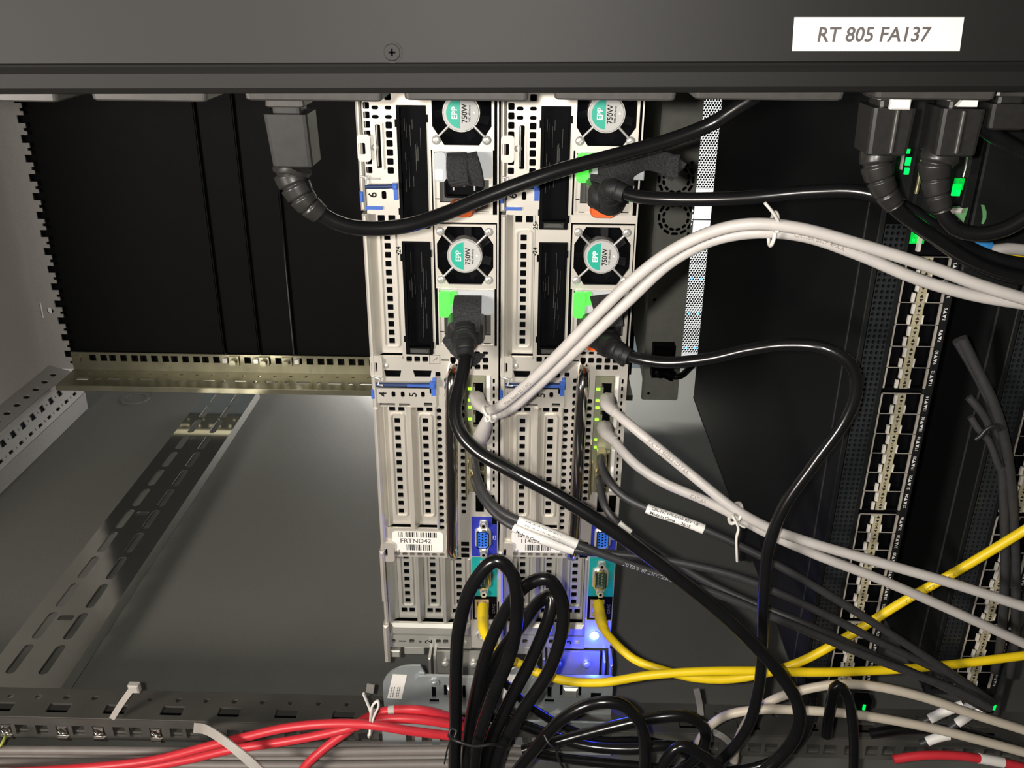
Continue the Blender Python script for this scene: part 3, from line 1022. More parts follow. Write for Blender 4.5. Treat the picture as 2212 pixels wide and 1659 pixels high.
psu_loc = ((54.9, -38.0, 0.2), (56.0, -128.0, 0.2))
S1 = build_server()
for l_ in psu_loc:
    build_psu(S1, l_)
S1['label'] = 'steel server rear nearest the blanking panels, service tag FRTND42'
S2O = (-100 + 88.9, -42.0, -589.0)
S2 = dup(S1, S2O, 'steel server rear with glowing blue button, service tag 114DC4')


def kids(root, base):
    return sorted([c for c in root.children if c.name.split('.')[0] == base], key=lambda c: -c.location.x)


def tagof(s):
    return [c for c in s.children if c.name.startswith('service_tag')][0]


link('lettering', text_h('FRTND42', 5.3, 16.5, -348.6, .56, 1.05), INKG, tagof(S1))
link('lettering', text_h('114DC42', 5.3, 16.5, -348.6, .56, 1.05), INKG, tagof(S2))
P1 = sorted([c for c in S1.children if c.name.startswith('power_supply')], key=lambda c: -c.location.y)
P2 = sorted([c for c in S2.children if c.name.startswith('power_supply')], key=lambda c: -c.location.y)
led_tab(P1[0], False)
led_tab(P1[1]); led_tab(P2[0]); led_tab(P2[1])


def band(path, width, th, wdir):
    """flat strap swept along a path"""
    P = smooth(path, 2.0)
    rings = []
    for i, p in enumerate(P):
        t = (P[min(i + 1, len(P) - 1)] - P[max(i - 1, 0)]).normalized()
        wv = Vector(wdir)
        wv = (wv - t * wv.dot(t)).normalized()
        n = t.cross(wv)
        rings.append([p + wv * (width / 2) + n * th / 2, p - wv * (width / 2) + n * th / 2, p - wv * (width / 2) - n * th / 2, p + wv * (width / 2) - n * th / 2])
    return Geo().loft(rings)


# hook-and-loop straps on the supplies
g = band([(-3, -24, 3), (-2.5, -25.5, 8), (-2.5, -31, 10.5), (-1.5, -40, 9.5), (0, -43, 6)], 12.5, 1.6, (1, 0, 0))
g.merge(band([(5, -24, 4), (6, -26, 9), (8.5, -34, 10), (9.5, -43, 6)], 9.5, 1.6, (1, .1, .3)))
link('strap', g, VELCRO, P1[0])['label'] = 'loose black hook-and-loop strap'
g = band([(2, -27, 3), (2, -28.5, 12), (2, -33, 17), (2, -38, 19), (2, -44, 24)], 18, 2.0, (1, 0, 0))
g.merge(band([(-11, -52, 4), (-10, -50, 18), (-4, -55, 25), (4, -62, 25), (10, -66, 18)], 11, 1.8, (.5, .8, .2)))
link('strap', g, VELCRO, P1[1])
g = band([(-4, -36, 14), (2, -33, 24), (12, -28, 27), (24, -23, 24), (34, -25, 22), (44, -31, 20)], 14, 1.6, (.25, 1, .3))
g.merge(band([(-8, -42, 12), (4, -40, 24), (16, -36, 20), (18, -32, 8)], 15, 1.8, (.2, 1, .2)))
link('strap', g, VELCRO, P2[0])
link('strap_tab', Geo().box(16.5, 23, -36, -28, 20, 21.4, .5), PLASTG, P2[0])
link('strap_end', Geo().box(36, 43.5, -34, -20, 21.5, 25, 1), VELCRO, P2[0])
g = band([(2, -26, 3), (3, -28, 12), (5, -33, 20), (6, -40, 24)], 17, 2.0, (1, .1, 0))
g.merge(band([(-9, -50, 8), (0, -50, 24), (10, -54, 27), (18, -62, 22), (20, -66, 12)], 13, 1.8, (.45, .8, .2)))
link('strap', g, VELCRO, P2[1])
# identification buttons: dark on the first server, glowing on the second
for S_, m_, lit in ((S1, SCREWM, False), (S2, LEDB, True)):
    ft = [c for c in S_.children if c.name.startswith('foot_plate')][0]
    link('id_button', Geo().dome((65.2, -434.6, -.4), 3.1, 1.6), m_, ft)['label'] = 'glowing blue button' if lit else 'unlit button'
pl = bpy.data.lights.new('id_button_glow', 'POINT')
pl.color = (0.012, 0.03, 1.0)
pl.energy = 0.10
pl.shadow_soft_size = 0.003
po = bpy.data.objects.new('id_button_glow', pl)
COL.objects.link(po)
po.location = W((S2O[0] + 65.2, S2O[1] - 443, S2O[2] + 14))

# ================================================================ slide rails under the servers
def build_rail(origin, label):
    root = thing('slide_rail', label, 'slide rail', origin, 'server slide rails')
    # local axes: a from the server's left (u), b relative to -42, c relative to the server face
    link('inner_bracket', Geo().box(29.5, 70, -471, -448.6, 2, 4).box(28.4, 30.2, -476, -446, 0, 12).box(24.6, 26.6, -476, -446, 0, 16, .8), STEEL_D, root)
    for u in (36.5, 59.2):
        st_ = link('stud', Geo().cyl((u, -458.5, 4), 2.2, 0, 3, 12).dome((u, -458.5, 7), 3.4, 2.2), SCREWM, root)
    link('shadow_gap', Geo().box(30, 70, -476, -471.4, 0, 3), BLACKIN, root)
    def up(g, d=22.0):
        g.v = [(p[0], p[1] + d, p[2]) for p in g.v]
        return g
    out = [(-9.5, -511)] + [(-9.5 + 24 * (1 - math.cos(R_(w))), -486 + 21 * math.sin(R_(w))) for w in range(0, 91, 15)] + [(20, -465), (24, -474), (78, -474), (78, -511)]
    link('rail_plate', up(plate(out, [], 26, 28)), RAILST, root)
    hs = [rect(28.6, 31.8, -494, -482), rect(26.6, 34, -499, -494.5), rrect(38, 40.2, -492, -480, .8), rrect(52.4, 54.6, -492, -480, .8), rect(62, 70, -496, -487)]
    out = [(16, -510.5), (16, -476), (19, -472.5), (78.4, -472.5), (78.4, -510.5)]
    link('clamp_plate', up(plate(out, hs, 28.6, 31)), RAILST, root)
    link('latch_bridge', up(Geo().box(40.4, 52, -491, -481.5, 29, 34, 1.6)), STEEL_D, root)
    link('clamp_back', up(Geo().box(24, 72, -500, -478, 28.05, 28.4)), BLACKIN, root)
    for u in (31, 63):
        link('rivet', up(Geo().cyl((u, -477.4, 31), 3.6, 0, 1.6, 16).dome((u, -477.4, 32.6), 2.2, 1.2)), RAILST, root)
    link('hook_flange', plate(rect(-8, 78, -510, -478), [rect(10, 17, -504, -488), rect(22, 30, -506, -490), rect(36, 56, -506, -486), rrect(64, 72, -500, -488, 2)], 47.2, 49), RAILST, root)
    link('spring_tip', up(Geo().tube([(14, -511, 30), (18, -514, 34), (24, -515, 35), (32, -516, 34), (40, -514, 32)], 1.6, 8)), SCREWM, root)
    # asset label (its matrix code is left blank)
    poly = [(-1.2, -473.5), (9.6, -474), (4.6, -497.5), (-6.6, -497)]
    lb = link('rail_label', up(plate(poly, [], 28.05, 28.4)), LABELW, root)
    g = Geo()
    for i, x in enumerate((-2.6, -.8, 2.0, 3.4)):
        for j in range(7):
            y = -485.5 - 1.5 * j
            xx = x + (y + 485.5) * .2
            g.box(xx, xx + .7, y - 1.0, y, 28.4, 28.45)
    link('small_print', up(g), INKG, lb)
    link('edge_guide', Geo().box(76.5, 78.6, -476, -446, 2, 22, 1).box(72, 73.4, -474, -448, 2, 16, .6), RAILST, root)
    return root


RL1 = build_rail(SVO, 'blue-grey slide rail bracket with white label below server FRTND42')
dup(RL1, S2O, 'blue-grey slide rail bracket lit blue below server 114DC4')

# ================================================================ power distribution unit
PF = -425.0
pdu = thing('power_strip', 'long black vertical power strip with a white printed label', 'power strip', (0, -20, PF))
PO = (0, -20, PF)
AL, AR = -640, 420
sec = [(40, PF - 50), (40, PF), (-39.5, PF), (-40.3, PF - 1.6), (-41.2, PF - 2.0), (-42.4, PF - 1.0), (-44, PF + .2), (-50, PF - .6), (-52.2, PF - 2.4), (-53, PF - 5), (-53, PF - 50)]
g = Geo()
# slight tilt of the strip: the lip runs from b=-53 at the left to b=-47 at the right
def tilt(a):
    return (a + 238) / 450 * 6.0
n = len(sec)
vs = [(a, s_[0] + tilt(a), s_[1]) for a in (AL, AR) for s_ in sec]
g.add(vs, [tuple(range(n))[::-1], tuple(range(n, 2 * n))])
g.add(vs, [(i, (i + 1) % n, n + (i + 1) % n, n + i) for i in range(n)])
child_abs('housing', g, PDUM, pdu, PO)
for x0, x1 in ((-60, 125), (197, 447), (528, 826), (872, 1142), (1196, 1462), (1498, 1824), (1890, 2152)):
    A, B = at(x0, 210, c=PF - 6).x, at(x1, 205, c=PF - 6).x
    t = tilt((A + B) / 2)
    g = Geo().loft([[(p[0], -51 + t, p[1]) for p in rrect(A, B, PF - 46, PF - 5, 2)], [(p[0], -55.6 + t, p[1]) for p in rrect(A + .4, B - .4, PF - 45.6, PF - 5.4, 2)],
                    [(p[0], -56.4 + t, p[1]) for p in rrect(A + 1.4, B - 1.4, PF - 44.6, PF - 6.6, 2)]])
    child_abs('outlet_module', g, PDUL, pdu, PO)
p = at(847, 113, c=PF)
child_abs('screw', Geo().cyl((p.x, p.y, PF), 4.4, 0, .35, 24).cyl((p.x, p.y, PF + .35), 3.7, 0, .2, 24, r2=3.2), PDUM, pdu, PO)
child_abs('screw_slot', Geo().box(p.x - 1.5, p.x + 1.5, p.y - .4, p.y + .4, PF + .5, PF + .6).box(p.x - .4, p.x + .4, p.y - 1.5, p.y + 1.5, PF + .5, PF + .6), BLACKIN, pdu, PO)
lb = [at(1716, 37, c=PF + .3), at(2083, 37, c=PF + .3), at(2073, 110, c=PF + .3), at(1711, 110, c=PF + .3)]
lo = child_abs('name_label', plate([(q.x, q.y) for q in lb], [], PF + .05, PF + .35), LABELW, pdu, PO)
lo['label'] = 'white name label'
p = at(1887, 76, c=PF + .4)
t = text_h('RT 805 FA137', 8.2, 0, 0, 0, .98, .06)
g = Geo()
rt = R_(0.75)
g.add([(p.x + x * math.cos(rt) - y * math.sin(rt), p.y + x * math.sin(rt) + y * math.cos(rt), PF + .42) for x, y, _ in t.v], t.f)
child_abs('lettering', g, INKG, lo, (0, 0, 0))
lo_l = [c for c in lo.children][0]
lo_l.location = Vector((0 - PO[0], 0 - PO[1], 0 - PO[2])) * .001

# ================================================================ cables
def centre(path):
    xs = list(zip(*[tuple(p) for p in path]))
    return tuple((min(k) + max(k)) / 2 for k in xs)


def cable(name, label, cat, pts, r, m, group=None, n=12, step=4.0):
    P = pxpath(pts, step)
    o = tag(link(name, Geo().tube(P, r, n), m), label, cat, group)
    return o, P


def cable_thing(name, label, cat, pts, r, m, group=None, n=12, part='cord', step=4.0):
    P = pxpath(pts, step)
    o = thing(name, label, cat, centre(P), group)
    C = centre(P)
    child_abs(part, Geo().tube(P, r, n), m, o, C)
    return o, P, C


def ribbed(path, r0, r1, root, C, m=PLUGM, ribs=4, depth=0.80):
    """tapering strain relief with raised segments"""
    P = smooth(path, 0.5)
    k = len(P)
    def rad(t):
        base = r0 + (r1 - r0) * t
        ph = (t * ribs) % 1.0
        return base * (depth if ph > 0.84 and t < .97 else 1.0)
    child_abs('strain_relief', Geo().tube(P, rad, 14), m, root, C)


def plug_b(root, C, a0, a1, c0, c1, b0, b1, shift=0.0):
    """mains plug hanging from an outlet in the -b direction"""
    def ring(b, d, s):
        return [(p[0] + s, b, p[1]) for p in rrect(a0 + d, a1 - d, c0 + d, c1 - d, 2.0, 2)]
    g = Geo().loft([ring(b0, 3.5, 0), ring(b0 - 5, 3.5, 0), ring(b0 - 5.2, 0, 0), ring(b1 + 1, 0.6, shift), ring(b1, 2.0, shift)])
    child_abs('plug', g, PLUGM, root, C)
    child_abs('plug_collar', Geo().loft([ring(b0 + 1, 1.2, 0), ring(b0 - 1.6, 1.0, 0), ring(b0 - 2.2, 1.8, 0)]), PDUL, root, C)


# power cord from the left outlet sweeping across both servers
ptsA = [(651, 392, -452), (668, 432, -453), (700, 466, -456), (745, 487, -459), (805, 494, -464), (880, 487, -470), (960, 462, -478), (1050, 425, -485), (1200, 371, -492), (1350, 330, -499), (1450, 302, -503), (1540, 266, -504), (1600, 228, -500), (1650, 195, -497), (1690, 150, -497)]
oA, PA, CA = cable_thing('power_cable', 'black power cord sweeping from the left outlet across both servers', 'power cord', ptsA, 3.9, CORD, 'power cords')
plug_b(oA, CA, -126.5, -106.0, -464, -442, -57, -87, 1.5)
ribbed([(-116.5, -87, -454)] + [tuple(at(*q[:2], c=q[2])) for q in ((628, 372, -454), (640, 405, -453), (660, 436, -453), (690, 462, -455))], 9.3, 5.2, oA, CA, ribs=5)

# plugs at the right end of the strip
def right_plug(label, a0, a1, pts, rel, shift=0):
    o, P, C = cable_thing('power_cable', label, 'power cord', pts, 3.8, CORD, 'power cords')
    plug_b(o, C, a0, a1, -466, -443, -51, -78, shift)
    ribbed([((a0 + a1) / 2, -77, -455)] + [tuple(at(q[0], q[1], c=q[2])) for q in rel], 8.6, 4.8, o, C, ribs=4)
    return o, C
oR1, CR1 = right_plug('black power cord hanging from the leftmost plug at the right end of the strip', 154.5, 174.5, [(1905, 405, -452), (1925, 440, -452), (1965, 475, -455), (2030, 520, -462), (2090, 560, -468), (2160, 590, -470), (2260, 610, -470)], [(1893, 345, -454), (1898, 375, -453), (1910, 410, -452), (1932, 445, -452)])
oR2, CR2 = right_plug('black power cord on the middle right outlet curving up past green LEDs', 186, 206, [(2027, 410, -453), (2030, 450, -452), (2060, 492, -450), (2110, 506, -448), (2170, 495, -446), (2240, 455, -445)], [(2022, 345, -454), (2020, 380, -454), (2024, 415, -453), (2036, 455, -452)])
child_abs('outlet_lock', Geo().box(160.5, 169.5, -56.2, -51.4, -441.5, -438.6, .6), LABELW, oR1, CR1)
child_abs('outlet_lock', Geo().prism([(190, -54.6), (199, -54.6), (199, -51.0), (193, -50.8)], -441.5, -438.6), LABELW, oR2, CR2)
for o_, C_, a_ in ((oR1, CR1, 165.5), (oR2, CR2, 195.5)):
    child_abs('plug_highlight', Geo().tube([(a_, -57, -442.6), (a_, -76, -442.6)], 1.1, 10), PDUL, o_, C_)  # paler tube added as a painted highlight on the plug edge
o, P, C = cable_thing('power_cable', 'black power cord leaving the rightmost outlet towards the photo edge', 'power cord', [(2105, 255, -456), (2120, 275, -456), (2160, 300, -456), (2250, 350, -456)], 3.6, CORD, 'power cords')
plug_b(o, C, 209, 229, -470, -446, -49, -66)

# server supply cords
def inlet_plug(root, C, psu_u, psu_v, so, w1=24):
    """connector pushed into a supply inlet, pointing out of the rack"""
    a_, b_, c_ = so[0] + psu_u + 1.2, so[1] - psu_v - 46, so[2]
    def ring(w, d):
        return [(a_ + p[0], b_ + p[1], c_ + w) for p in rrect(-10.4 + d, 10.4 - d, -6.2 + d, 5.6 - d, 2.4, 3)]
    def ring2(w, d):
        return [(a_ + p[0], b_ + p[1], c_ + w) for p in rrect(-12.6 + d, 12.6 - d, -9.2 + d, 8.4 - d, 4, 3)]
    child_abs('plug', Geo().loft([ring(1, 0), ring(5, 0), ring2(5.2, 0), ring2(w1 - 4, 1.0), ring2(w1, 5.0)], False), PLUGM, root, C)
    return Vector((a_, b_, c_ + w1 - 5))


ptsD = [(1004, 738, -540), (1005, 775, -530), (994, 830, -518), (983, 885, -507), (994, 932, -499), (1032, 975, -491), (1105, 1017, -482), (1210, 1074, -474), (1320, 1143, -468), (1420, 1215, -465), (1530, 1300, -462), (1620, 1382, -460), (1688, 1460, -460), (1726, 1530, -460), (1718, 1590, -462), (1680, 1640, -465), (1610, 1700, -465)]
oD, PD, CD = cable_thing('power_cable', 'black power cord from the FRTND42 supply crossing in front of all cables', 'power cord', ptsD, 4.2, CORD, 'power cords')
q = inlet_plug(oD, CD, 56, 128, SVO)
ribbed([q, q + Vector((0, -3, 9)), tuple(at(1004, 738, c=-541)), tuple(at(1005, 772, c=-531))], 9.5, 5.2, oD, CD, BOOTM, 9, 0.9)

ptsB = [(1335, 412, -545), (1375, 424, -538), (1450, 430, -527), (1600, 428, -511), (1750, 415, -500), (1850, 414, -492), (1920, 433, -486), (2000, 478, -480), (2080, 530, -478), (2150, 560, -476), (2260, 580, -475)]
oB, PB, CB = cable_thing('power_cable', 'black power cord beside the orange latch running right under the power strip', 'power cord', ptsB, 3.9, CORD, 'power cords')
q = inlet_plug(oB, CB, 54.9, 38, S2O)
ribbed([q + Vector((-4, 0, 0)), q + Vector((2, -3, 6)), tuple(at(1318, 407, c=-548)), tuple(at(1352, 419, c=-542))], 9.0, 5.2, oB, CB, BOOTM, 8, 0.9)

ptsC = [(1345, 765, -540), (1380, 775, -533), (1440, 783, -525), (1530, 775, -515), (1620, 755, -505), (1700, 745, -495), (1780, 752, -485), (1835, 785, -480), (1850, 835, -478), (1830, 900, -478), (1760, 1000, -478), (1697, 1090, -478), (1664, 1170, -478), (1650, 1280, -478), (1646, 1400, -478), (1637, 1500, -480), (1610, 1580, -482), (1560, 1640, -485), (1490, 1700, -485)]
oC, PC, CC = cable_thing('power_cable', 'black power cord looping right then down in front of the white cables', 'power cord', ptsC, 3.7, CORD, 'power cords')
q = inlet_plug(oC, CC, 56, 128, S2O)
ribbed([q, q + Vector((3, -4, 8)), tuple(at(1322, 752, c=-545)), tuple(at(1362, 772, c=-536))], 10.0, 5.0, oC, CC, BOOTM, 9, 0.9)

# coiled spare cord standing up in front of the servers: one cord, three hairpin loops
coil_pts = [(1000, 1720, -498), (1012, 1610, -498), (1030, 1520, -497), (1075, 1420, -496), (1130, 1345, -494), (1165, 1300, -492), (1192, 1286, -490), (1190, 1320, -486), (1150, 1420, -484), (1098, 1520, -484), (1055, 1620, -486), (1040, 1720, -488),
            (1010, 1790, -490), (985, 1720, -488), (984, 1560, -480), (985, 1450, -476), (993, 1350, -472), (1024, 1258, -469), (1072, 1211, -468), (1104, 1236, -468), (1117, 1308, -470), (1106, 1400, -472), (1062, 1510, -474), (1032, 1610, -477), (1022, 1720, -480),
            (1020, 1790, -482), (1012, 1720, -482), (1012, 1600, -489), (1030, 1490, -490), (1060, 1385, -486), (1105, 1300, -482), (1140, 1262, -480), (1180, 1250, -480), (1208, 1282, -480), (1217, 1340, -480), (1190, 1440, -480), (1130, 1535, -480), (1082, 1620, -482), (1062, 1720, -484)]
coil, PK, CK = cable_thing('coiled_power_cord', 'coiled black power cord standing in hairpin loops before the slide rails', 'power cord', coil_pts, 4.3, CORD, None, 12, 'cord', 3.0)
g = Geo().tube(smooth([at(*q[:2], c=q[2]) for q in ((976, 1580, -477), (970, 1590, -470), (985, 1600, -464), (1025, 1612, -463), (1062, 1608, -466), (1085, 1612, -472))], 2), 1.1, 8)
g.tube(smooth([at(*q[:2], c=q[2]) for q in ((985, 1598, -466), (972, 1588, -466), (974, 1575, -468), (986, 1578, -466), (982, 1592, -464))], 1), .9, 6)
g.tube(smooth([at(*q[:2], c=q[2]) for q in ((974, 1595, -468), (966, 1620, -468), (960, 1650, -468))], 2), .6, 6)
child_abs('wire_tie', g, TIEK, coil, CK)

# lower heap of black cords
heap = [([(1090, 1700, -490), (1150, 1625, -484), (1215, 1553, -478), (1280, 1520, -476), (1340, 1521, -476), (1382, 1560, -476), (1394, 1620, -476), (1385, 1720, -478)], 4.2, 'black cord arched over the lower heap below the glowing button'),
        ([(1130, 1620, -500), (1220, 1597, -498), (1330, 1568, -492), (1420, 1549, -488), (1485, 1548, -488), (1520, 1570, -490), (1522, 1610, -492), (1495, 1645, -494), (1440, 1680, -494)], 4.0, 'black cord hooking round at the left end of the cream cables'),
        ([(1030, 1540, -515), (1110, 1560, -514), (1180, 1585, -512), (1260, 1610, -508), (1360, 1618, -505), (1450, 1612, -507), (1520, 1655, -509), (1570, 1700, -510)], 4.0, 'black cord lying low behind the arched cord with print'),
        ([(1140, 1625, -518), (1230, 1640, -519), (1380, 1655, -519), (1520, 1668, -520), (1640, 1655, -522), (1720, 1610, -524), (1752, 1550, -524), (1756, 1500, -524)], 3.6, 'black cord along the photo bottom rising at the right'),
        ([(1085, 1470, -525), (1150, 1530, -524), (1230, 1575, -522), (1300, 1598, -520), (1400, 1600, -524), (1480, 1625, -528), (1580, 1690, -530)], 3.0, 'thin black cord sloping behind the coiled cord'),
        ([(1420, 1700, -472), (1440, 1640, -470), (1470, 1612, -470), (1530, 1640, -471), (1580, 1690, -472)], 3.8, 'short black cord bend between arched cord and photo bottom'),
        ([(1785, 1590, -491), (1795, 1520, -491), (1807, 1480, -491), (1828, 1500, -491), (1842, 1560, -491), (1845, 1640, -492), (1840, 1720, -493)], 3.6, 'black cord hairpin at the lower right over the cream cables'),
        ([(1880, 1585, -532), (1960, 1575, -532), (2060, 1580, -533), (2140, 1600, -533), (2250, 1640, -533)], 4.0, 'black cord lying under the cream cables at lower right')]
for pts, r, lb in heap:
    cable('black_cord', lb, 'power cord', pts, r, CORD, 'heap of black cords')
o_, P_ = cable('wire_tie', 'thin black wire tie around the arched cord heap', 'wire tie', [(1176, 1588, -478), (1186, 1606, -474), (1200, 1618, -474), (1207, 1640, -474), (1222, 1668, -476)], 1.0, TIEK, None, 8, 2)

# ---- yellow patch cables
def boot(root, C, path, r0, r1, m, name='boot'):
    child_abs(name, Geo().tube(smooth(path, 1.5), lambda t: r0 + (r1 - r0) * (max(0.0, t - .45) / .55) ** 1.5, 8, flat=.82), m, root, C)

ptsY1 = [(1043, 1318, -577), (1043, 1340, -566), (1047, 1368, -553), (1060, 1392, -543), (1090, 1414, -534), (1150, 1448, -522), (1220, 1470, -514), (1300, 1474, -509), (1400, 1459, -507), (1500, 1451, -507), (1620, 1449, -507), (1750, 1452, -510), (1900, 1448, -513), (2050, 1436, -515), (2212, 1416, -515), (2300, 1405, -515)]
oY, PY, CY = cable_thing('yellow_patch_cable', 'yellow patch cable from server FRTND42, flat along the lower right', 'network cable', ptsY1, 3.1, YEL, 'yellow patch cables')
boot(oY, CY, [at(1043, 1312, c=-583), at(1043, 1338, c=-570), at(1045, 1362, c=-555), at(1054, 1385, c=-546)], 5.4, 3.6, YEL)
ptsY2 = [(1293, 1318, -577), (1298, 1338, -566), (1304, 1358, -553), (1318, 1378, -543), (1370, 1424, -528), (1440, 1450, -521), (1500, 1464, -518), (1570, 1467, -517), (1640, 1457, -517), (1720, 1433, -517), (1830, 1375, -515), (1950, 1300, -515), (2080, 1226, -509), (2212, 1146, -504), (2300, 1092, -502)]
oY, PY2, CY = cable_thing('yellow_patch_cable', 'yellow patch cable beside the glowing button, rising to the right edge', 'network cable', ptsY2, 3.1, YEL, 'yellow patch cables')
boot(oY, CY, [at(1292, 1306, c=-586), at(1297, 1332, c=-572), at(1303, 1354, c=-556), at(1312, 1370, c=-548)], 5.6, 3.4, YEL)
child_abs('jacket_print', wrap_text(subpath(PY2, at(1950, 1300, c=-515), at(2300, 1092, c=-515)), 2, 'CAT.5E  UTP  PATCH', 4.0, 3.1), mat('print_on_yellow', (.42, .29, .01), .6), oY, CY)

# ---- white network cables
ptsW = [
    ('white cable pair upper strand from server FRTND42, arching over the top right', [(1030, 858, -577), (1036, 872, -560), (1050, 886, -545), (1068, 884, -535), (1120, 846, -521), (1200, 771, -506), (1290, 678, -495), (1370, 602, -488), (1450, 542, -482), (1540, 500, -476), (1620, 484, -472), (1720, 492, -470), (1850, 526, -468), (2000, 573, -466), (2120, 617, -465), (2212, 645, -464), (2300, 672, -464)]),
    ('white cable pair lower strand from server FRTND42, arching over the top right', [(1036, 950, -577), (1043, 932, -564), (1053, 905, -553), (1075, 896, -546), (1105, 882, -537), (1165, 830, -520), (1265, 738, -502), (1360, 648, -495), (1450, 566, -489), (1540, 519, -484), (1640, 502, -480), (1740, 511, -478), (1850, 548, -476), (1980, 602, -474), (2100, 637, -472), (2212, 656, -471), (2300, 668, -470)]),
    ('white cable from the first port of server 114DC4 to the right edge', [(1312, 862, -577), (1316, 878, -558), (1330, 892, -548), (1360, 917, -538), (1420, 966, -526), (1500, 1031, -514), (1560, 1080, -506), (1592, 1103, -502), (1660, 1140, -500), (1760, 1175, -498), (1900, 1215, -495), (2050, 1258, -491), (2212, 1310, -487), (2300, 1337, -485)]),
    ('white cable from the second port of server 114DC4 dipping below its twin', [(1306, 922, -577), (1312, 938, -558), (1326, 952, -548), (1345, 975, -538), (1375, 1005, -530), (1430, 1041, -521), (1520, 1080, -514), (1585, 1112, -510), (1650, 1148, -508), (1760, 1197, -506), (1900, 1251, -505), (2050, 1316, -504), (2212, 1390, -503), (2300, 1432, -502)])]
WP = []
WPARTS = []
for lb, pts in ptsW:
    o, P, C = cable_thing('white_network_cable', lb, 'network cable', pts, 3.25, WHITEC, 'white network cables')
    WP.append(P)
    WPARTS.append((o, C))
    k0 = Vector(at(*pts[0][:2], c=-586))
    boot(o, C, [k0 + Vector((0, 0, 2)), Vector(at(*pts[0][:2], c=-574)), Vector(at(*pts[1][:2], c=pts[1][2] + 2)), Vector(at(*pts[2][:2], c=pts[2][2] + 1))], 5.6, 3.7, WHITEC)
for i, (x0, y0, c0, x1, y1, c1, s_) in enumerate([(1090, 872, -528, 1290, 678, -495, 'Wire Bound 23 AWG'), (1700, 505, -478, 1980, 602, -474, 'CAT.6A SSTP 4PAIR'), (1395, 945, -530, 1590, 1103, -502, 'EIA/TIA 568B.2 CAT.6A'), (1480, 1062, -516, 1585, 1112, -510, 'CAT.6A')]):
    child_abs('jacket_print', wrap_text(subpath(WP[i], at(x0, y0, c=c0), at(x1, y1, c=c1)), 3, s_, 3.2, 3.25, -.1), mat('print_on_white', (.28, .25, .23), .6), *WPARTS[i])

# cream pair at the lower right
for lb, pts in (('cream cable running flat along the lower right', [(1500, 1620, -520), (1530, 1572, -514), (1570, 1545, -510), (1640, 1533, -506), (1750, 1535, -504), (1860, 1545, -502), (2000, 1570, -500), (2120, 1600, -498), (2212, 1625, -497), (2300, 1650, -496)]),
                ('cream cable bending up from the black heap at the lower right', [(1585, 1645, -512), (1592, 1605, -514), (1618, 1552, -518), (1660, 1517, -514), (1720, 1494, -510), (1800, 1479, -508), (1870, 1480, -506), (1980, 1502, -504), (2100, 1542, -502), (2212, 1577, -500), (2300, 1605, -500)])):
    cable('cream_cable', lb, 'network cable', pts, 3.25, CREAMC, 'cream cables')

# ---- dark direct-attach cables
dac = [
    ('dark network cable with printed date, barcode sleeve, from server FRTND42', [(1026, 985, -582), (1027, 1002, -566), (1033, 1035, -550), (1052, 1074, -538), (1085, 1106, -528), (1120, 1124, -522), (1180, 1148, -518), (1246, 1176, -514), (1330, 1208, -512), (1430, 1243, -510), (1550, 1283, -506), (1700, 1345, -500), (1850, 1408, -498), (1980, 1458, -496), (2080, 1497, -493), (2140, 1530, -490)], (1118, 1123, -522), (1246, 1176, -514), 'CBL-NTWK-0456'),
    ('dark network cable with Made in China sleeve from server FRTND42', [(1023, 1030, -582), (1028, 1048, -566), (1045, 1080, -552), (1075, 1115, -542), (1110, 1138, -535), (1170, 1165, -530), (1240, 1188, -526), (1330, 1197, -524), (1450, 1212, -522), (1600, 1248, -516), (1750, 1312, -508), (1900, 1387, -505), (2040, 1455, -505), (2135, 1516, -505)], (1108, 1137, -535), (1238, 1187, -526), 'Made in China'),
    ('dark network cable with long white sleeve from server 114DC4', [(1298, 985, -582), (1299, 1002, -568), (1312, 1036, -552), (1348, 1072, -542), (1397, 1098, -535), (1460, 1120, -530), (1520, 1143, -526), (1600, 1180, -520), (1700, 1232, -512), (1800, 1291, -507), (1950, 1386, -503), (2080, 1472, -499), (2145, 1518, -498)], (1393, 1096, -535), (1520, 1143, -526), 'CBL-NTWK-0456 REV 1.0'),
    ('dark network cable hidden below the crossing power cord from server 114DC4', [(1294, 1030, -582), (1296, 1048, -568), (1306, 1092, -552), (1335, 1132, -545), (1375, 1163, -540), (1440, 1205, -536), (1530, 1258, -528), (1620, 1300, -520), (1750, 1352, -508), (1900, 1421, -505), (2040, 1484, -506), (2130, 1532, -511)], (1340, 1137, -545), (1362, 1153, -541), '')]
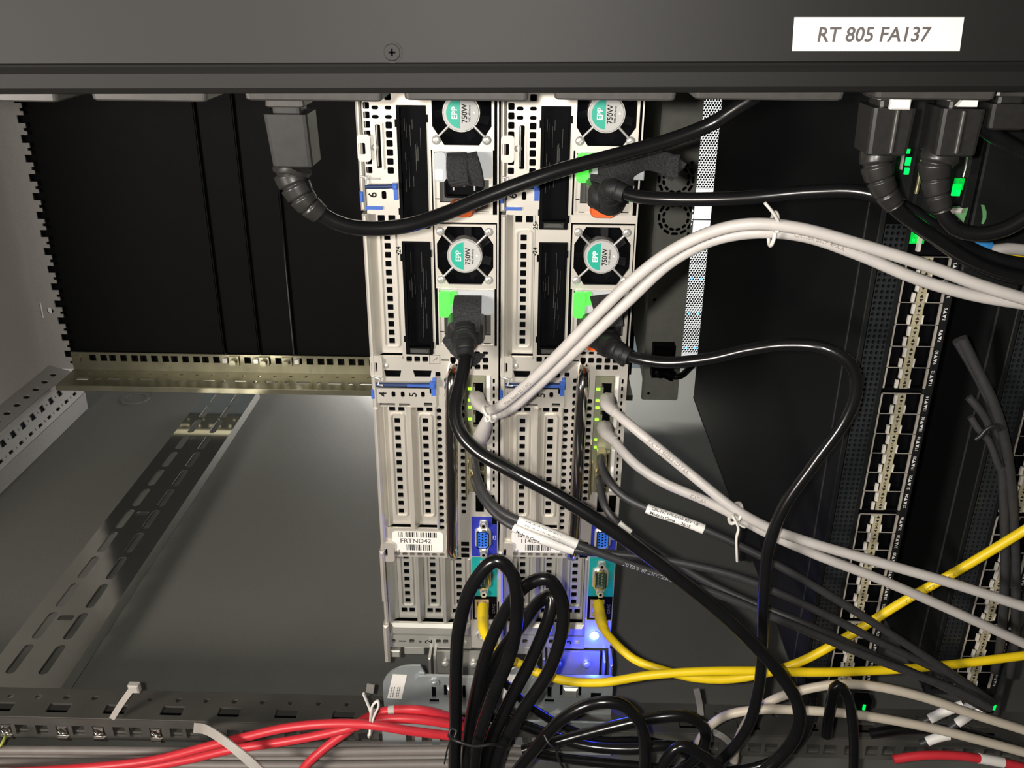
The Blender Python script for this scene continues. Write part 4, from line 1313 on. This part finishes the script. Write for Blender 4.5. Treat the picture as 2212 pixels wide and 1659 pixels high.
for i, (lb, pts, s0, s1, txt) in enumerate(dac):
    o, P, C = cable_thing('direct_attach_cable', lb, 'network cable', pts, 2.75, DACM, 'dark direct-attach cables')
    k0 = Vector(at(*pts[0][:2], c=-588))
    child_abs('connector', Geo().loft([[(k0.x + p[0], k0.y + p[1], k0.z + w) for p in rrect(-3.6, 3.6, -6.4, 6.4, .8, 2)] for w in (0, 8)] + [[(k0.x + p[0] * .8, k0.y + p[1] * .6, k0.z + 11) for p in rrect(-3.6, 3.6, -6.4, 6.4, .8, 2)]]), GOLD, o, C)
    sub = subpath(P, at(*s0[:2], c=s0[2]), at(*s1[:2], c=s1[2]))
    sl = child_abs('label_sleeve', Geo().tube(sub, 3.35, 12), LABELW, o, C)
    if i in (1, 2):
        child_abs('sleeve_print', wrap_text(sub, 3, 'Made in China', 2.9, 3.4, -.35), INK, o, C)
    if i == 2:
        child_abs('sleeve_print', wrap_text(sub, 3, 'CBL-NTWK-0456 REV 1.0', 2.9, 3.4, .62), INKG, o, C)
        child_abs('sleeve_print', wrap_text(sub, 24, '26/15', 2.9, 3.4, -.35), INK, o, C)
    if i == 0:
        child_abs('sleeve_print', wrap_text(sub, 5, '|||| ||| || |||| ||| |||| ||', 3.4, 3.4, .35), INK, o, C)
        child_abs('jacket_print', wrap_text(subpath(P, at(1250, 1178, c=-514), at(1500, 1266, c=-509)), 4, 'LTE COMPLIANT 2016/02/07', 3.6, 2.75, .1, 'LEFT', True), mat('print_on_dark', (.26, .26, .27), .7), o, C)

# ---- red cables
red = [('red cable lowest strand under the white twist tie', [(-40, 1672, -505), (200, 1657, -505), (330, 1642, -505), (450, 1612, -504), (530, 1592, -503), (620, 1572, -502), (720, 1563, -500), (800, 1566, -499), (880, 1578, -502), (960, 1588, -508), (1000, 1592, -512)]),
       ('red cable middle strand under the white twist tie', [(60, 1690, -512), (250, 1668, -511), (400, 1642, -510), (500, 1619, -509), (600, 1604, -509), (680, 1590, -508), (750, 1574, -507), (820, 1555, -508), (900, 1554, -511), (990, 1568, -517), (1050, 1584, -520)]),
       ('red cable bending down to the photo bottom, banded with grey rings', [(635, 1700, -500), (660, 1655, -502), (700, 1617, -506), (750, 1580, -512), (790, 1552, -515), (840, 1535, -516), (910, 1534, -517), (990, 1556, -524), (1060, 1583, -529)])]
for i, (lb, pts) in enumerate(red):
    o, P, C = cable_thing('red_cable', lb, 'network cable', pts, 3.3, RED, 'red cables')
    if i == 2:
        for x in (838, 848):
            pp = subpath(P, at(x - 2, 1535, c=-516), at(x + 4, 1535, c=-516))
            child_abs('ring_marker', Geo().tube(pp if len(pp) > 1 else [pp[0], pp[0] + Vector((2, 0, 0))], 3.6, 12), GREYC if x < 840 else TIEN, o, C)
o, P, C = cable_thing('red_cable', 'short red cable piece with white label under the cream cables', 'network cable', [(1930, 1640, -520), (1990, 1632, -520), (2060, 1632, -520), (2115, 1638, -520), (2180, 1650, -520), (2250, 1668, -520)], 3.3, RED, 'red cables')
child_abs('label_sleeve', Geo().tube(subpath(P, at(2112, 1638, c=-520), at(2172, 1648, c=-520)), 3.8, 12), LABELW, o, C)

# ---- grey cables along the bottom left
for i, (y0, y1, c) in enumerate(((1620, 1622, -522), (1634, 1637, -527), (1647, 1651, -521), (1662, 1664, -526), (1628, 1609, -537), (1676, 1680, -519))):
    cable('grey_cable', ('topmost', 'second', 'third', 'fourth', 'rearmost', 'lowest')[i] + ' of the grey cables lying along the bottom left', 'network cable',
          [(-60, y0, c), (200, y0 + 1, c), (450, (y0 + y1) / 2 + 3, c), (700, y1 + 2, c), (900, y1, c - 2), (1060, y1 - 1, c - 4), (1130, y1 + 3, c - 5)], 3.4, GREYC, 'grey cables')
cable('yellow_green_wire', 'thin yellow-green wire end at the left edge below the rail', 'wire', [(-20, 1622, -515), (2, 1610, -515), (10, 1594, -520), (12, 1588, -530)], 1.0, mat('yellow_green', (.45, .5, .1), .5), None, 8, 2)

# ---- dim cables hanging on the far right
for i, (lb, pts, r) in enumerate([
    ('dim grey cable bundle left strand hanging before the right switch', [(2068, 735, -517), (2100, 790, -516), (2130, 850, -515), (2150, 920, -514), (2163, 1000, -514), (2170, 1120, -514), (2170, 1260, -514), (2160, 1400, -520), (2148, 1450, -524)], 3.0),
    ('dim grey cable bundle right strand hanging before the right switch', [(2078, 730, -510), (2112, 800, -508), (2146, 870, -505), (2170, 950, -507), (2186, 1060, -511), (2193, 1200, -514), (2194, 1310, -515), (2192, 1400, -522), (2180, 1460, -526)], 3.0),
    ('short dim cable end sticking out left of the tied bundle', [(2093, 858, -510), (2112, 880, -508), (2130, 905, -508), (2138, 925, -508)], 2.4),
    ('second dim cable end below the short one by the black tie', [(2097, 900, -512), (2112, 925, -510), (2135, 950, -508), (2158, 1010, -506)], 2.2),
    ('dim cable swinging up from the lower right sleeves', [(2150, 1540, -532), (2158, 1500, -532), (2172, 1450, -534), (2206, 1380, -534), (2250, 1300, -532)], 3.2)]):
    cable('dim_cable', lb, 'network cable', pts, r, DACM, 'dim cables at the right')
g = Geo().tube(smooth([at(*q, c=-500) for q in ((2128, 930), (2140, 922), (2152, 921), (2160, 930))], 1.5), 1.2, 8)
g.tube(smooth([at(*q, c=-502) for q in ((2128, 930), (2118, 942), (2106, 950))], 2), 1.4, 8)
tag(link('cable_tie', g, TIEK), 'black cable tie with a stub around the dim bundle', 'cable tie')
for i, (x0, y0, x1, y1, lb) in enumerate(((2008, 1553, 2080, 1523, 'white label sleeve under the upper cream cable'), (2068, 1562, 2122, 1530, 'white label sleeve right of its twin'), (2002, 1602, 2050, 1588, 'white label sleeve below the lower cream cable'), (2090, 1530, 2112, 1516, 'small white sleeve where the dark cables meet'))):
    cz = (-519, -526, -520, -512)[i]
    pth = [at(x0, y0, c=cz), at((x0 + x1) / 2, (y0 + y1) / 2 - 2, c=cz), at(x1, y1, c=cz)]
    o = thing('labelled_cable_end', lb, 'cable', centre(pth), 'labelled cable ends')
    C = centre(pth)
    child_abs('label_sleeve', Geo().tube(smooth(pth, 3), 3.5, 12), LABELW, o, C)
    ext = [pth[0] * 1.6 - pth[1] * .6, pth[0], pth[1], pth[2], pth[2] * 1.6 - pth[1] * .6]
    child_abs('cord', Geo().tube(smooth(ext, 3), 2.8, 10), DACM, o, C)
o, P, C = cable_thing('network_plug_cable', 'grey cable with blue boot at the right edge under the black cords', 'network cable', [(2110, 525, -500), (2140, 540, -500), (2175, 537, -498), (2250, 545, -496)], 3.2, WHITEC)
child_abs('boot', Geo().tube(smooth([at(2090, 512, c=-502), at(2112, 524, c=-500), at(2134, 534, c=-500)], 2), 4.2, 8), BLUEBOOT, o, C)
cable('yellow_cable_end', 'tiny yellow cable stretch at the right edge below the grey cable', 'network cable', [(2180, 552, -508), (2205, 550, -508), (2250, 552, -508)], 2.2, YEL)

# ---- ties
def ring_path(c, t, ra, rb, n=22, turns=1.0):
    t = Vector(t).normalized()
    u = Vector((0, 0, 1))
    u = (u - t * u.dot(t)).normalized()
    w = t.cross(u)
    return [Vector(c) + u * ra * math.cos(2 * math.pi * turns * k / n) + w * rb * math.sin(2 * math.pi * turns * k / n) + t * (0.8 * k / n) for k in range(n + 1)]

def tie(label, c, t, ra, rb, tails, m=TIEW, r=1.0, name='twist_tie'):
    g = Geo().tube(ring_path(c, t, ra, rb), r, 8, flat=1.3)
    for tl in tails:
        g.tube(smooth([at(*q[:2], c=q[2]) for q in tl], 1.5), r * .85, 8, flat=1.6)
    tag(link(name, g, m), label, 'tie')
c_ = (Vector(at(1668, 486, c=-474)) + Vector(at(1668, 503, c=-479))) / 2
tie('white twist tie on the arching white pair near the top right', c_, (1, -.05, 0), 7, 8.5, [[(1681, 478, -467), (1672, 462, -464), (1660, 447, -462), (1652, 438, -462)]])
c_ = Vector(at(1056, 893, c=-541))
tie('small white tie where the white pair leaves server FRTND42', c_, (.75, .65, .1), 6.5, 6.0, [[(1048, 900, -533), (1052, 910, -532), (1060, 906, -531), (1056, 896, -531)]], TIEW, .9)
c_ = (Vector(at(1588, 1103, c=-503)) + Vector(at(1586, 1113, c=-510))) / 2
tie('white twist tie with long tails on the lower white pair', c_, (1, -.5, 0), 8, 6.5, [[(1582, 1112, -497), (1590, 1128, -496), (1595, 1142, -496), (1591, 1160, -496), (1591, 1185, -497), (1592, 1212, -498)], [(1584, 1118, -497), (1596, 1132, -497), (1608, 1138, -498)]])
c_ = Vector(at(802, 1562, c=-507))
tie('white twist tie with a loop on the red cables', c_, (1, -.05, 0), 11, 6.5, [[(800, 1556, -494), (801, 1542, -492), (806, 1522, -491), (816, 1514, -491), (818, 1524, -491), (809, 1545, -492), (805, 1558, -493)], [(802, 1545, -493), (798, 1530, -492), (790, 1510, -492), (785, 1498, -492)]])
c_ = Vector(at(1812, 1485, c=-503))

def strap_px(label, pts, w, m, name='cable_tie', head=None):
    P = [at(*q[:2], c=q[2]) for q in pts]
    d = (P[-1] - P[0])
    g = band(P, w, 1.2, Vector((0, .2, 1)).cross(d))
    if head:
        h = at(*head[:2], c=head[2])
        g.box(h.x - 4, h.x + 4, h.y - 3.6, h.y + 3.6, h.z - 2.5, h.z + 2.5, 1)
    tag(link(name, g, m), label, 'cable tie')
strap_px('pale cable tie with square head sticking up from the rear rail', [(242, 1552, -536), (262, 1520, -533), (288, 1484, -532)], 4.4, TIEN, head=(290, 1486, -531))
strap_px('wide pale cable tie strap slanting over the red cables', [(420, 1572, -530), (450, 1578, -512), (500, 1612, -492), (545, 1650, -488), (600, 1710, -488)], 7.0, TIEN)
strap_px('small pale tie head behind the rear rail left of the slide rail', [(798, 1496, -556), (800, 1486, -556), (801, 1478, -556)], 6.0, mat('dim_nylon', (.26, .25, .23), .5))
strap_px('dim grey tie strap hanging at the rear rail right of the servers', [(1504, 1488, -535), (1510, 1515, -533), (1514, 1545, -532)], 4.4, mat('dim_nylon', (.26, .25, .23)))
strap_px('dim grey tie strap curling below the cream cable', [(1535, 1578, -525), (1560, 1590, -522), (1585, 1612, -520)], 4.6, mat('dim_nylon', (.26, .25, .23)))

# ================================================================ network switches on the right
def perf_cells(a0, b0, na, nb, pa, pb, r, c0, c1, hexn=8):
    """sheet of square cells, each with a real round opening"""
    g = Geo()
    for i in range(na):
        for j in range(nb):
            x, y = a0 + i * pa, b0 - j * pb
            sq, ci = [], []
            for k in range(8):
                w = 2 * math.pi * k / 8 + math.pi / 8
                ci.append((x + r * math.cos(w), y + r * math.sin(w)))
                cx, cy = math.cos(w), math.sin(w)
                m = max(abs(cx), abs(cy))
                sq.append((x + pa / 2 * cx / m, y + pb / 2 * cy / m))
            corners = [(x + pa / 2, y + pb / 2), (x - pa / 2, y + pb / 2), (x - pa / 2, y - pb / 2), (x + pa / 2, y - pb / 2)]
            vs = [(p[0], p[1], c1) for p in sq] + [(p[0], p[1], c1) for p in ci] + [(p[0], p[1], c0) for p in ci] + [(p[0], p[1], c1) for p in corners]
            fs = []
            for k in range(8):
                k2 = (k + 1) % 8
                fs += [(k, k2, 8 + k2, 8 + k), (8 + k, 8 + k2, 16 + k2, 16 + k)]
            for q in range(4):
                fs.append((2 * q, 24 + q, 2 * q + 1))
            g.add(vs, fs)
    return g


SWC = -525.0
SWO = (197.0, -20.0, SWC)
def build_switch(label):
    root = thing('network_switch', label, 'network switch', SWO, 'network switches')
    # local: x = a-197, y = b+20, z = c+525
    link('body', Geo().box(0, 50, -450, -10, -498, -6), SWBLACK, root)
    link('lid_seam', Geo().box(-.5, .1, -450, -10, -22, -20.6).box(-.5, .1, -449, -448, -498, -6), mat('seam_dark_grey', (.03, .03, .03), .5), root)
    link('face_frame', Geo().box(0, 3.4, -450, -10, -6, 0, .6).box(43.8, 50, -450, -10, -6, 0, .6).box(0, 50, -450, -446, -6, 0).box(16, 18.2, -450, -10, -6, .2), SWBLACK, root)
    link('vent_strip', perf_cells(5.2, -112, 4, 94, 3.2, 3.5, 1.15, -3, -.4), mat('vent_metal', (.05, .055, .06), .28, .6, .1, 60), root)
    link('vent_back', Geo().box(3.4, 16, -448, -100, -6, -4.5), BLACKIN, root)
    link('cage_back', Geo().box(18.2, 44, -446, -112, -6, -5), BLACKIN, root)
    # port cages, two high, in columns down the face
    y0 = -147.4 + 0.0
    pitch = 13.85
    ys = []
    y = -129.0
    for grp in range(4):
        for k in range(6):
            if y < -440:
                break
            ys.append(y)
            y -= pitch
        y -= 3.4
    num = 1
    for i, y in enumerate(ys):
        g = plate(rect(18.8, 44.0, y - pitch, y), [rect(19.5, 27.2, y - pitch + .35, y - .35), rect(35.0, 43.0, y - pitch + .35, y - .35)], -5, -.4)
        cg = link('port_cage', g, BLACKPL, root)
        link('cage_rim', Geo().box(18.8, 19.6, y - pitch + .3, y - .3, -.4, .5).box(43.0, 44.4, y - pitch + .3, y - .3, -.4, .7).box(19.6, 43, y - .18, y + .18, -.6, .15), mat('cage_rim_metal', (.66, .61, .54), .28, .5, .06, 60), cg)
        link('light_pipe', Geo().box(28.6, 33.8, y - pitch + .2, y - .2, -.5, .6), CREAM, cg)
        link('latch_tab', Geo().box(26.9, 28.6, y - pitch * .48, y - pitch * .05, -.4, 1.4).box(25.6, 27.4, y - pitch * .95, y - pitch * .56, -.4, 1.2).box(33.9, 34.9, y - pitch * .95, y - pitch * .56, -.4, .8), mat('latch_bright_metal', (.85, .81, .74), .3, .25, .05, 60), cg)
        g = Geo()
        for yy, s in ((y - 1.6, 1), (y - 5.0, -1), (y - 9.6, 1), (y - 12.4, -1)):
            g.add([(30.2, yy - 1.0 * s, .65), (32.6, yy - 1.0 * s, .65), (31.4, yy + 1.1 * s, .65)], [(0, 1, 2)])
        g.merge(text_up('%d' % (num), 2.2, 31.3, y - 7.4, .65))
        link('port_mark', g, INK, cg)
        link('port_number', text_up('%d\u25b2\u25bc%d' % (num, num + 1), 2.6, 47.2, y - pitch / 2, .1), INKW, cg)
        num += 2
    return root


SW1 = build_switch('black network switch with a cream strip between port rows, right of the console')
SW2 = dup(SW1, (197 + 89, -20, SWC), 'black network switch at the right edge behind the dim hanging cables')
# lit upper corner of the first switch
for lst, mm in ((((1962, 327, 2.0, 1.2), (1962, 349, 2.6, 2.2), (1959, 370, 2.4, 1.8)), LEDG2),):
    for px, py, w, h in lst:
        q = at(px, py, c=SWC + 1)
        child_abs('status_led', Geo().box(q.x - w / 2, q.x + w / 2, q.y - h, q.y + h, SWC, SWC + 1.2), mm, SW1, SWO)
q = [at(1971, 490, c=SWC + .6), at(2018, 490, c=SWC + .6), at(2016, 527, c=SWC + .6), at(1967, 527, c=SWC + .6)]
child_abs('lit_port', Geo().box(q[0].x, q[1].x - 4, q[2].y, q[0].y, SWC + .2, SWC + .5), LEDG3, SW1, SWO)
for px, py in ((1975, 499), (1981, 508), (1974, 519), (1984, 521), (2008, 508), (2012, 517), (1990, 503)):
    z = at(px, py, c=SWC + 1)
    child_abs('status_led', Geo().box(z.x - .6, z.x + .6, z.y - .6, z.y + .6, SWC + .4, SWC + 1.0), LEDG2, SW1, SWO)
child_abs('handle_edge', Geo().box(q[1].x - 8, q[1].x - 6.2, q[2].y - 4, q[0].y + 2, SWC, SWC + 3).box(q[1].x, q[1].x + 12, q[0].y + 9, q[0].y + 12, SWC, SWC + 6, 1), mat('latch_bright_metal', (.8, .76, .7)), SW1, SWO)
child_abs('pull_handle', Geo().tube(smooth([at(*p_, c=SWC + 4) for p_ in ((1993, 345), (1986, 385), (1979, 418))], 3), 1.2, 8), GOLD, SW1, SWO)
child_abs('edge_bar', Geo().box(at(1948, 345, c=SWC).x - .5, at(1948, 345, c=SWC).x + .5, at(1948, 365, c=SWC).y, at(1948, 330, c=SWC).y, SWC, SWC + 2), SCREWM, SW1, SWO)
# power module with the green arrow
q0 = at(2090, 470, c=SWC + 4)
PMO = (q0.x, q0.y, SWC)
pm = thing('power_module', 'dark power module with a pale green arrow and arc beside the switch', 'power module', PMO)
child_abs('body', Geo().box(247.6, 283, -170, -60, -700, SWC + 2, 1), SWBLACK, pm, PMO)
child_abs('pull_handle', Geo().tube(smooth([at(*p_, c=SWC + 6) for p_ in ((2101, 275), (2094, 320), (2088, 360), (2082, 382))], 3), 1.5, 8), CHROME, pm, PMO)
for px, py, w, h, mm in ((2072, 398, 5.2, 3.2, LEDG3), (2067, 411, 4.4, 3.2, LEDG2)):
    q = at(px, py, c=SWC + 3)
    child_abs('status_led', Geo().box(q.x - w / 2, q.x + w / 2, q.y - h, q.y + h, SWC + 1.6, SWC + 3), mm, pm, PMO)
tri = [at(2054, 455, c=SWC + 2.3), at(2092, 448, c=SWC + 2.3), at(2081, 481, c=SWC + 2.3)]
child_abs('arrow_mark', plate([(p_.x, p_.y) for p_ in tri], [], SWC + 2, SWC + 2.5), ARROWG, pm, PMO)
arc = [at(*p_, c=SWC + 2.3) for p_ in ((2119, 442), (2126, 443), (2131, 458), (2130, 472), (2124, 484), (2120, 483), (2123, 470), (2122, 456))]
child_abs('arc_mark', plate([(p_.x, p_.y) for p_ in arc], [], SWC + 2, SWC + 2.5), ARROWG, pm, PMO)
# small link lights near the bottom right
for px, py, lb in ((1866, 1527, 'tiny green light under the cream cable at lower right'), (2147, 1527, 'tiny green light at the far lower right')):
    z = at(px, py, c=-530)
    o = thing('link_light', lb, 'indicator light', tuple(z), 'lower link lights')
    link('lens', Geo().box(-.9, .9, -2.2, 2.2, 0, 1.4, .4), LEDG2, o)
    link('jack', plate(rect(-5, 5, -6, 6), [rect(-1.2, 1.2, -2.6, 2.6)], -8, 0), BLACKPL, o)

# rack ear bracket of the switch
q = [at(1600, 1150, c=-640), at(1632, 1140, c=-640), at(1652, 1210, c=-640), at(1598, 1212, c=-640)]
g = plate([(p_.x, p_.y) for p_ in q], [circ((q[2].x + q[3].x) / 2 - 3, q[2].y + 7, 2.2, 10)], -642, -640)
tag(link('ear_bracket', g, SWBLACK), 'small black bracket with a hole behind the long white tie tails', 'bracket')

# ================================================================ shallow console at the front
CO = (170, -270, -1120)
con = thing('console_unit', 'olive grey console unit with two round vent rings at the rack front', 'console', CO)
hs = []
for px, py in ((1461, 388), (1460, 470)):
    q = at(px, py, c=-1120)
    for rad, n_, ln, off in ((20.5, 12, 8.6, 0), (15.2, 12, 6.2, 15)):
        for k in range(n_):
            w = R_(360 / n_ * k + off)
            pts = []
            for dx, dy in rrect(-ln / 2, ln / 2, -1.75, 1.75, 1.5, 2):
                ww = w + dx / rad
                pts.append((q.x + (rad + dy) * math.cos(ww), q.y + (rad + dy) * math.sin(ww)))
            hs.append(pts)
    hs.append(circ(q.x + 17, q.y + (20 if py < 400 else -20), 2.2, 10))
q = at(1414, 648, c=-1120)
hs.append(circ(q.x, q.y, 2.2, 10))
q = at(1399, 856, c=-1120)
hs.append(circ(q.x + 1, q.y + 4, 2.0, 10))
child_abs('rear_plate', plate(rrect(147, 195, -518, -10, 3), hs, -1122, -1120), CONSM, con, CO)
child_abs('vent_back', Geo().box(149, 193, -515, -12, -1133.5, -1129), BLACKIN, con, CO)
child_abs('body', Geo().loft([[(150, -500, -1134), (195, -518, -1134), (195, -10, -1134), (150, -10, -1134)], [(138, -440, -1200), (195, -500, -1205), (195, -10, -1205), (138, -10, -1200)]]), CONSM, con, CO)
o, P, C = cable_thing('power_cable', 'short black power cord plugged into the olive console', 'power cord', [(1432, 795, -1098), (1450, 812, -1090), (1470, 812, -1090), (1490, 795, -1100), (1515, 770, -1110)], 4.2, CORD, 'power cords')
q = at(1432, 778, c=-1110)
child_abs('plug', Geo().box(q.x - 14, q.x + 14, q.y - 22, q.y + 22, -1119, -1098, 5), BLACKPL, o, C)
child_abs('strain_relief', Geo().tube(smooth([(q.x - 4, q.y - 14, -1100), tuple(at(1435, 805, c=-1092)), tuple(at(1455, 814, c=-1090))], 3), 7, 10), BLACKPL, o, C)

# ================================================================ white storage unit across the front aisle
SC_ = -1660.0
stO = (320, -430, SC_)
sto = thing('storage_unit', 'white storage unit front with honeycomb mesh and blue lights', 'storage unit', stO)
A0, A1, B0, B1 = 283.0, 371.0, -674.0, -192.0
child_abs('body', Geo().box(A0, A1, B0 + 10, B1 - 10, SC_ - 500, SC_ - 12), WHITEB, sto, stO)
child_abs('mesh_back', Geo().box(A0, A1, B0 + 2, B1 - 2, SC_ - 12, SC_ - 9), BLACKIN, sto, stO)
q0, q1 = at(1505, 407, c=SC_), at(1490, 536, c=SC_)
def honey(a0, a1, b0, b1, p, z):
    g = Geo()
    ro, ri = p / math.sqrt(3), p / 2 * 0.88
    j = 0
    b = b0 + ro
    while b < b1 - ro * .4:
        a = a0 + p / 2 + (p / 2 if j % 2 else 0)
        while a < a1 - p * .3:
            vs = []
            for rr, zz in ((ro, z), (ri, z), (ri, z - 2)):
                for k in range(6):
                    w = R_(60 * k + 30)
                    vs.append((a + rr * math.cos(w), b + rr * math.sin(w), zz))
            fs = []
            for k in range(6):
                k2 = (k + 1) % 6
                fs += [(k, k2, 6 + k2, 6 + k), (6 + k, 6 + k2, 12 + k2, 12 + k)]
            g.add(vs, fs)
            a += p
        b += ro * 1.5
        j += 1
    return g
pit = 4.9
m1 = child_abs('honeycomb_mesh', honey(A0 + 3, A1 - 2, q0.y, B1 - 4, pit, SC_), WHITEB, sto, stO)
m2 = child_abs('honeycomb_mesh', honey(A0 + 3, A1 - 2, B0 + 6, q1.y, pit, SC_), WHITEB, sto, stO)
child_abs('bezel', Geo().box(A0, A1, q1.y, q0.y, SC_ - 9, SC_ + .6).box(A0, A1, B0, B0 + 5.5, SC_ - 9, SC_ + .4).box(A1 - 2, A1, B0, B1, SC_ - 9, SC_ + .4).box(A0, A0 + 3, B0, B1, SC_ - 9, SC_ + .4), WHITEB, sto, stO)
z = at(1500, 474, c=SC_)
child_abs('bezel_seam', Geo().box(A0 + 3, A1 - 2, z.y - 1.2, z.y + 1.2, SC_ + .5, SC_ + 1.0), DARKPIPE, sto, stO)
z1, z2 = at(1524, 445, c=SC_ + 4), at(1538, 468, c=SC_ + 4)
child_abs('latch_window', Geo().box(z1.x, z2.x, z2.y, z1.y, SC_ + .4, SC_ + 4, 1.5), LABELW, sto, stO)
z1, z2 = at(1502, 445, c=SC_ + 2), at(1521, 468, c=SC_ + 2)
child_abs('latch_plate', Geo().box(z1.x, z2.x, z2.y, z1.y, SC_ + .4, SC_ + 1.6, .5), WHITEB, sto, stO)
for px, py in ((1494, 601), (1515, 601), (1488, 677), (1508, 677), (1482, 751), (1502, 751)):
    z = at(px, py, c=SC_ - 1)
    child_abs('drive_light', Geo().cyl((z.x, z.y, SC_ - 1), 1.8, 0, 1.6, 10), LEDB2, sto, stO)

# plastic strip hanging at the front edge of the switch
z1, z2 = at(1517, 800, c=-1045), at(1532, 868, c=-1045)
z3 = at(1526, 905, c=-1045)
so_ = (z1.x, z1.y, -1045)
stp = thing('plastic_strip', 'narrow grey plastic strip with a pointed pale tip beside the console', 'strip', so_)
child_abs('strip_body', Geo().box(z1.x, z2.x, z2.y, z1.y, -1047, -1045), mat('dim_strip', (.05, .05, .05), .5), stp, so_)
child_abs('strip_tip', plate([(z1.x, z2.y), (z2.x, z2.y), (z2.x - 1, z3.y), (z1.x + 1, z2.y - 8)], [], -1047, -1045), mat('dim_strip_tip', (.20, .20, .19), .5), stp, so_)
